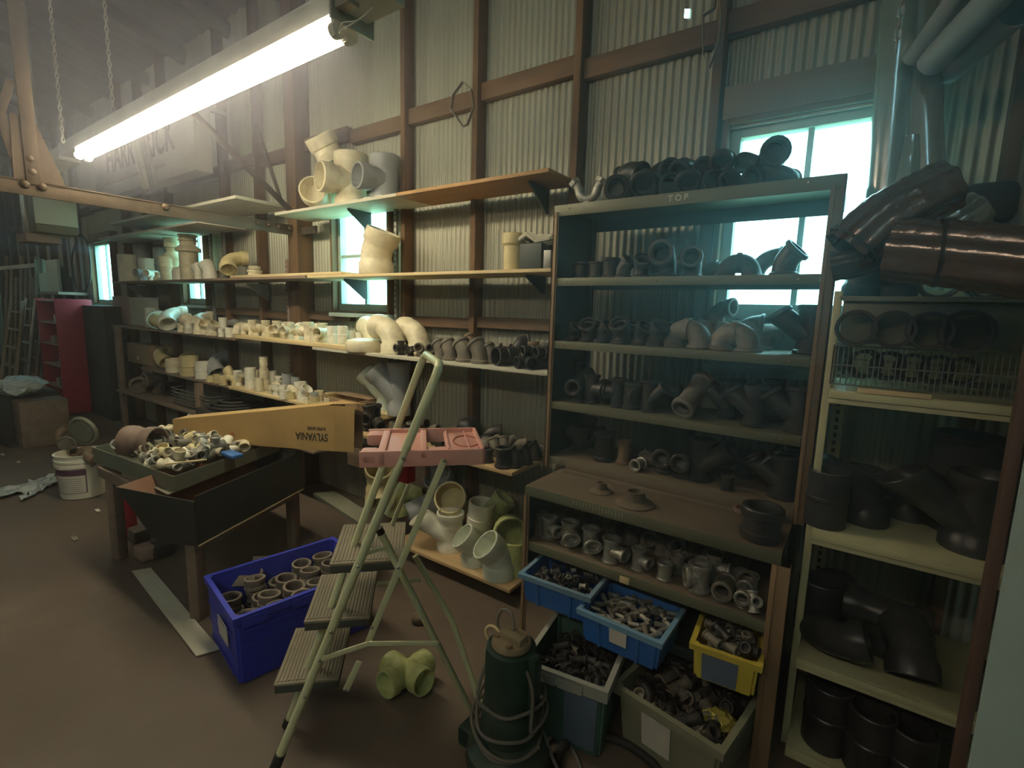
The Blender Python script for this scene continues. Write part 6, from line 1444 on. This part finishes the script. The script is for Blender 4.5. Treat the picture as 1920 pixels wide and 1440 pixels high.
# hung galvanised box and ribbed duct
c = atY(55, 400, 1.3)
hb = empty('hanging_steel_box', c, label='old grey-green sheet metal housing hanging below the truss at the far left', cat='metal box')
d_ = depth(c)/F
box('housing_body', 'tray', -62*d_, 32*d_, 0, .3, -35*d_, 40*d_, hb, .01); box('side_plate', 'galv', -38*d_, -10*d_, -.02, 0, -34*d_, 38*d_, hb); box('edge_strip', 'pale', 32*d_, 37*d_, 0, .3, -20*d_, 36*d_, hb); box('bottom_tray', 'pinkb', -60*d_, 10*d_, -.05, .2, -52*d_, -36*d_, hb)
box('hanger_rod', 'steel', -.01, .01, .1, .12, 40*d_, 2.6, hb, .001)
a_ = atY(-20, 505, 1.6); b_ = atY(66, 497, 1.9); o = beam_between('long_duct', 'white', a_, b_, .02, .05); tag(o, label='long pale strip reaching in from the left edge above the ladders', cat='strip')
c = atY(72, 498, 1.9)
for i in range(4): box('duct_fin', 'tray', c.x-.1+i*.09, c.x-.06+i*.09, 1.88, 1.92, c.z-.10, c.z+.08, parent=o)
c0 = atY(78, 548, 2.4); c1 = atY(108, 486, 2.4); box('wall_panel', 'pale', c0.x, c1.x, 2.38, 2.42, c0.z, c1.z, label='pale green panel on the wall above the far red-sided shelf unit', cat='panel')
box('shelf_board', 'brownb', -11.5, atY(135, 555, 2.3).x, 2.15, 2.5, 1.66, 1.70, label='brown ledge board above the far red-sided shelf unit', cat='shelf')
# dark cabinet right of red, vertical pipes
x0 = atY(166, 640, 2.3).x; x1 = atY(208, 640, 2.3).x
box('dark_cupboard', 'dark', x0, x1, 2.25, 2.5, 0, 1.52, label='tall dark cupboard between the red side panel and the pipe shelves', cat='cabinet')
for i, (px, y0_, y1_) in enumerate(((97, 330, 460), (120, 300, 520), (147, 330, 520), (160, 480, 560))):
    a_ = atY(px, y1_, 2.49); b_ = atY(px-8, y0_, 2.49); a_ = Vector((b_.x, 2.49, a_.z)); tubeobj('conduit', 'steel', [a_, Vector((b_.x, 2.49, 4.28))], .022, label='thin vertical conduit on the far wall, %s from the left' % ORD[i+1], cat='conduit', group='conduits on the far wall')
tubeobj('hanging_cable', 'rubber', [atY(*q_, 2.48) for q_ in ((150,440), (135,480), (140,530), (155,548), (170,520), (165,460), (152,440))], .012, res=5, label='dark cable loop hanging on the far wall left of the small window', cat='cable')
# machine with plastic at left edge
c = atZ(5, 835, 0)
box('storage_bin', 'dark', c.x-.5, c.x+.02, c.y, c.y+.5, 0, .55, label='dark bin cut off by the left edge with plastic bags on top', cat='bin', bev=.01)
box('storage_box', 'brownb', c.x+.03, c.x+.35, c.y+.1, c.y+.5, 0, .50, label='brown box right of the dark bin at the left edge', cat='box', bev=.004)
bm = bmesh.new(); bmesh.ops.create_icosphere(bm, subdivisions=3, radius=.28, matrix=Matrix.Translation((c.x-.12, c.y+.2, .62)) @ Matrix.Diagonal((1.2, .8, .35, 1)))
for v_ in bm.verts: v_.co += Vector((rnd.uniform(-.02, .03) for _ in range(3)))
tag(finish(bm, 'plastic_bag', 'plastic', smooth=15), label='crumpled pale plastic bag on the dark bin at the left edge', cat='plastic bag')
box('floor_plate', 'dark', atZ(30, 830, 0).x, atZ(75, 830, 0).x, atZ(30, 850, 0).y, atZ(30, 800, 0).y+.1, 0, .03, label='dark flat plate on the floor beside the brown box', cat='plate')
do_labels()
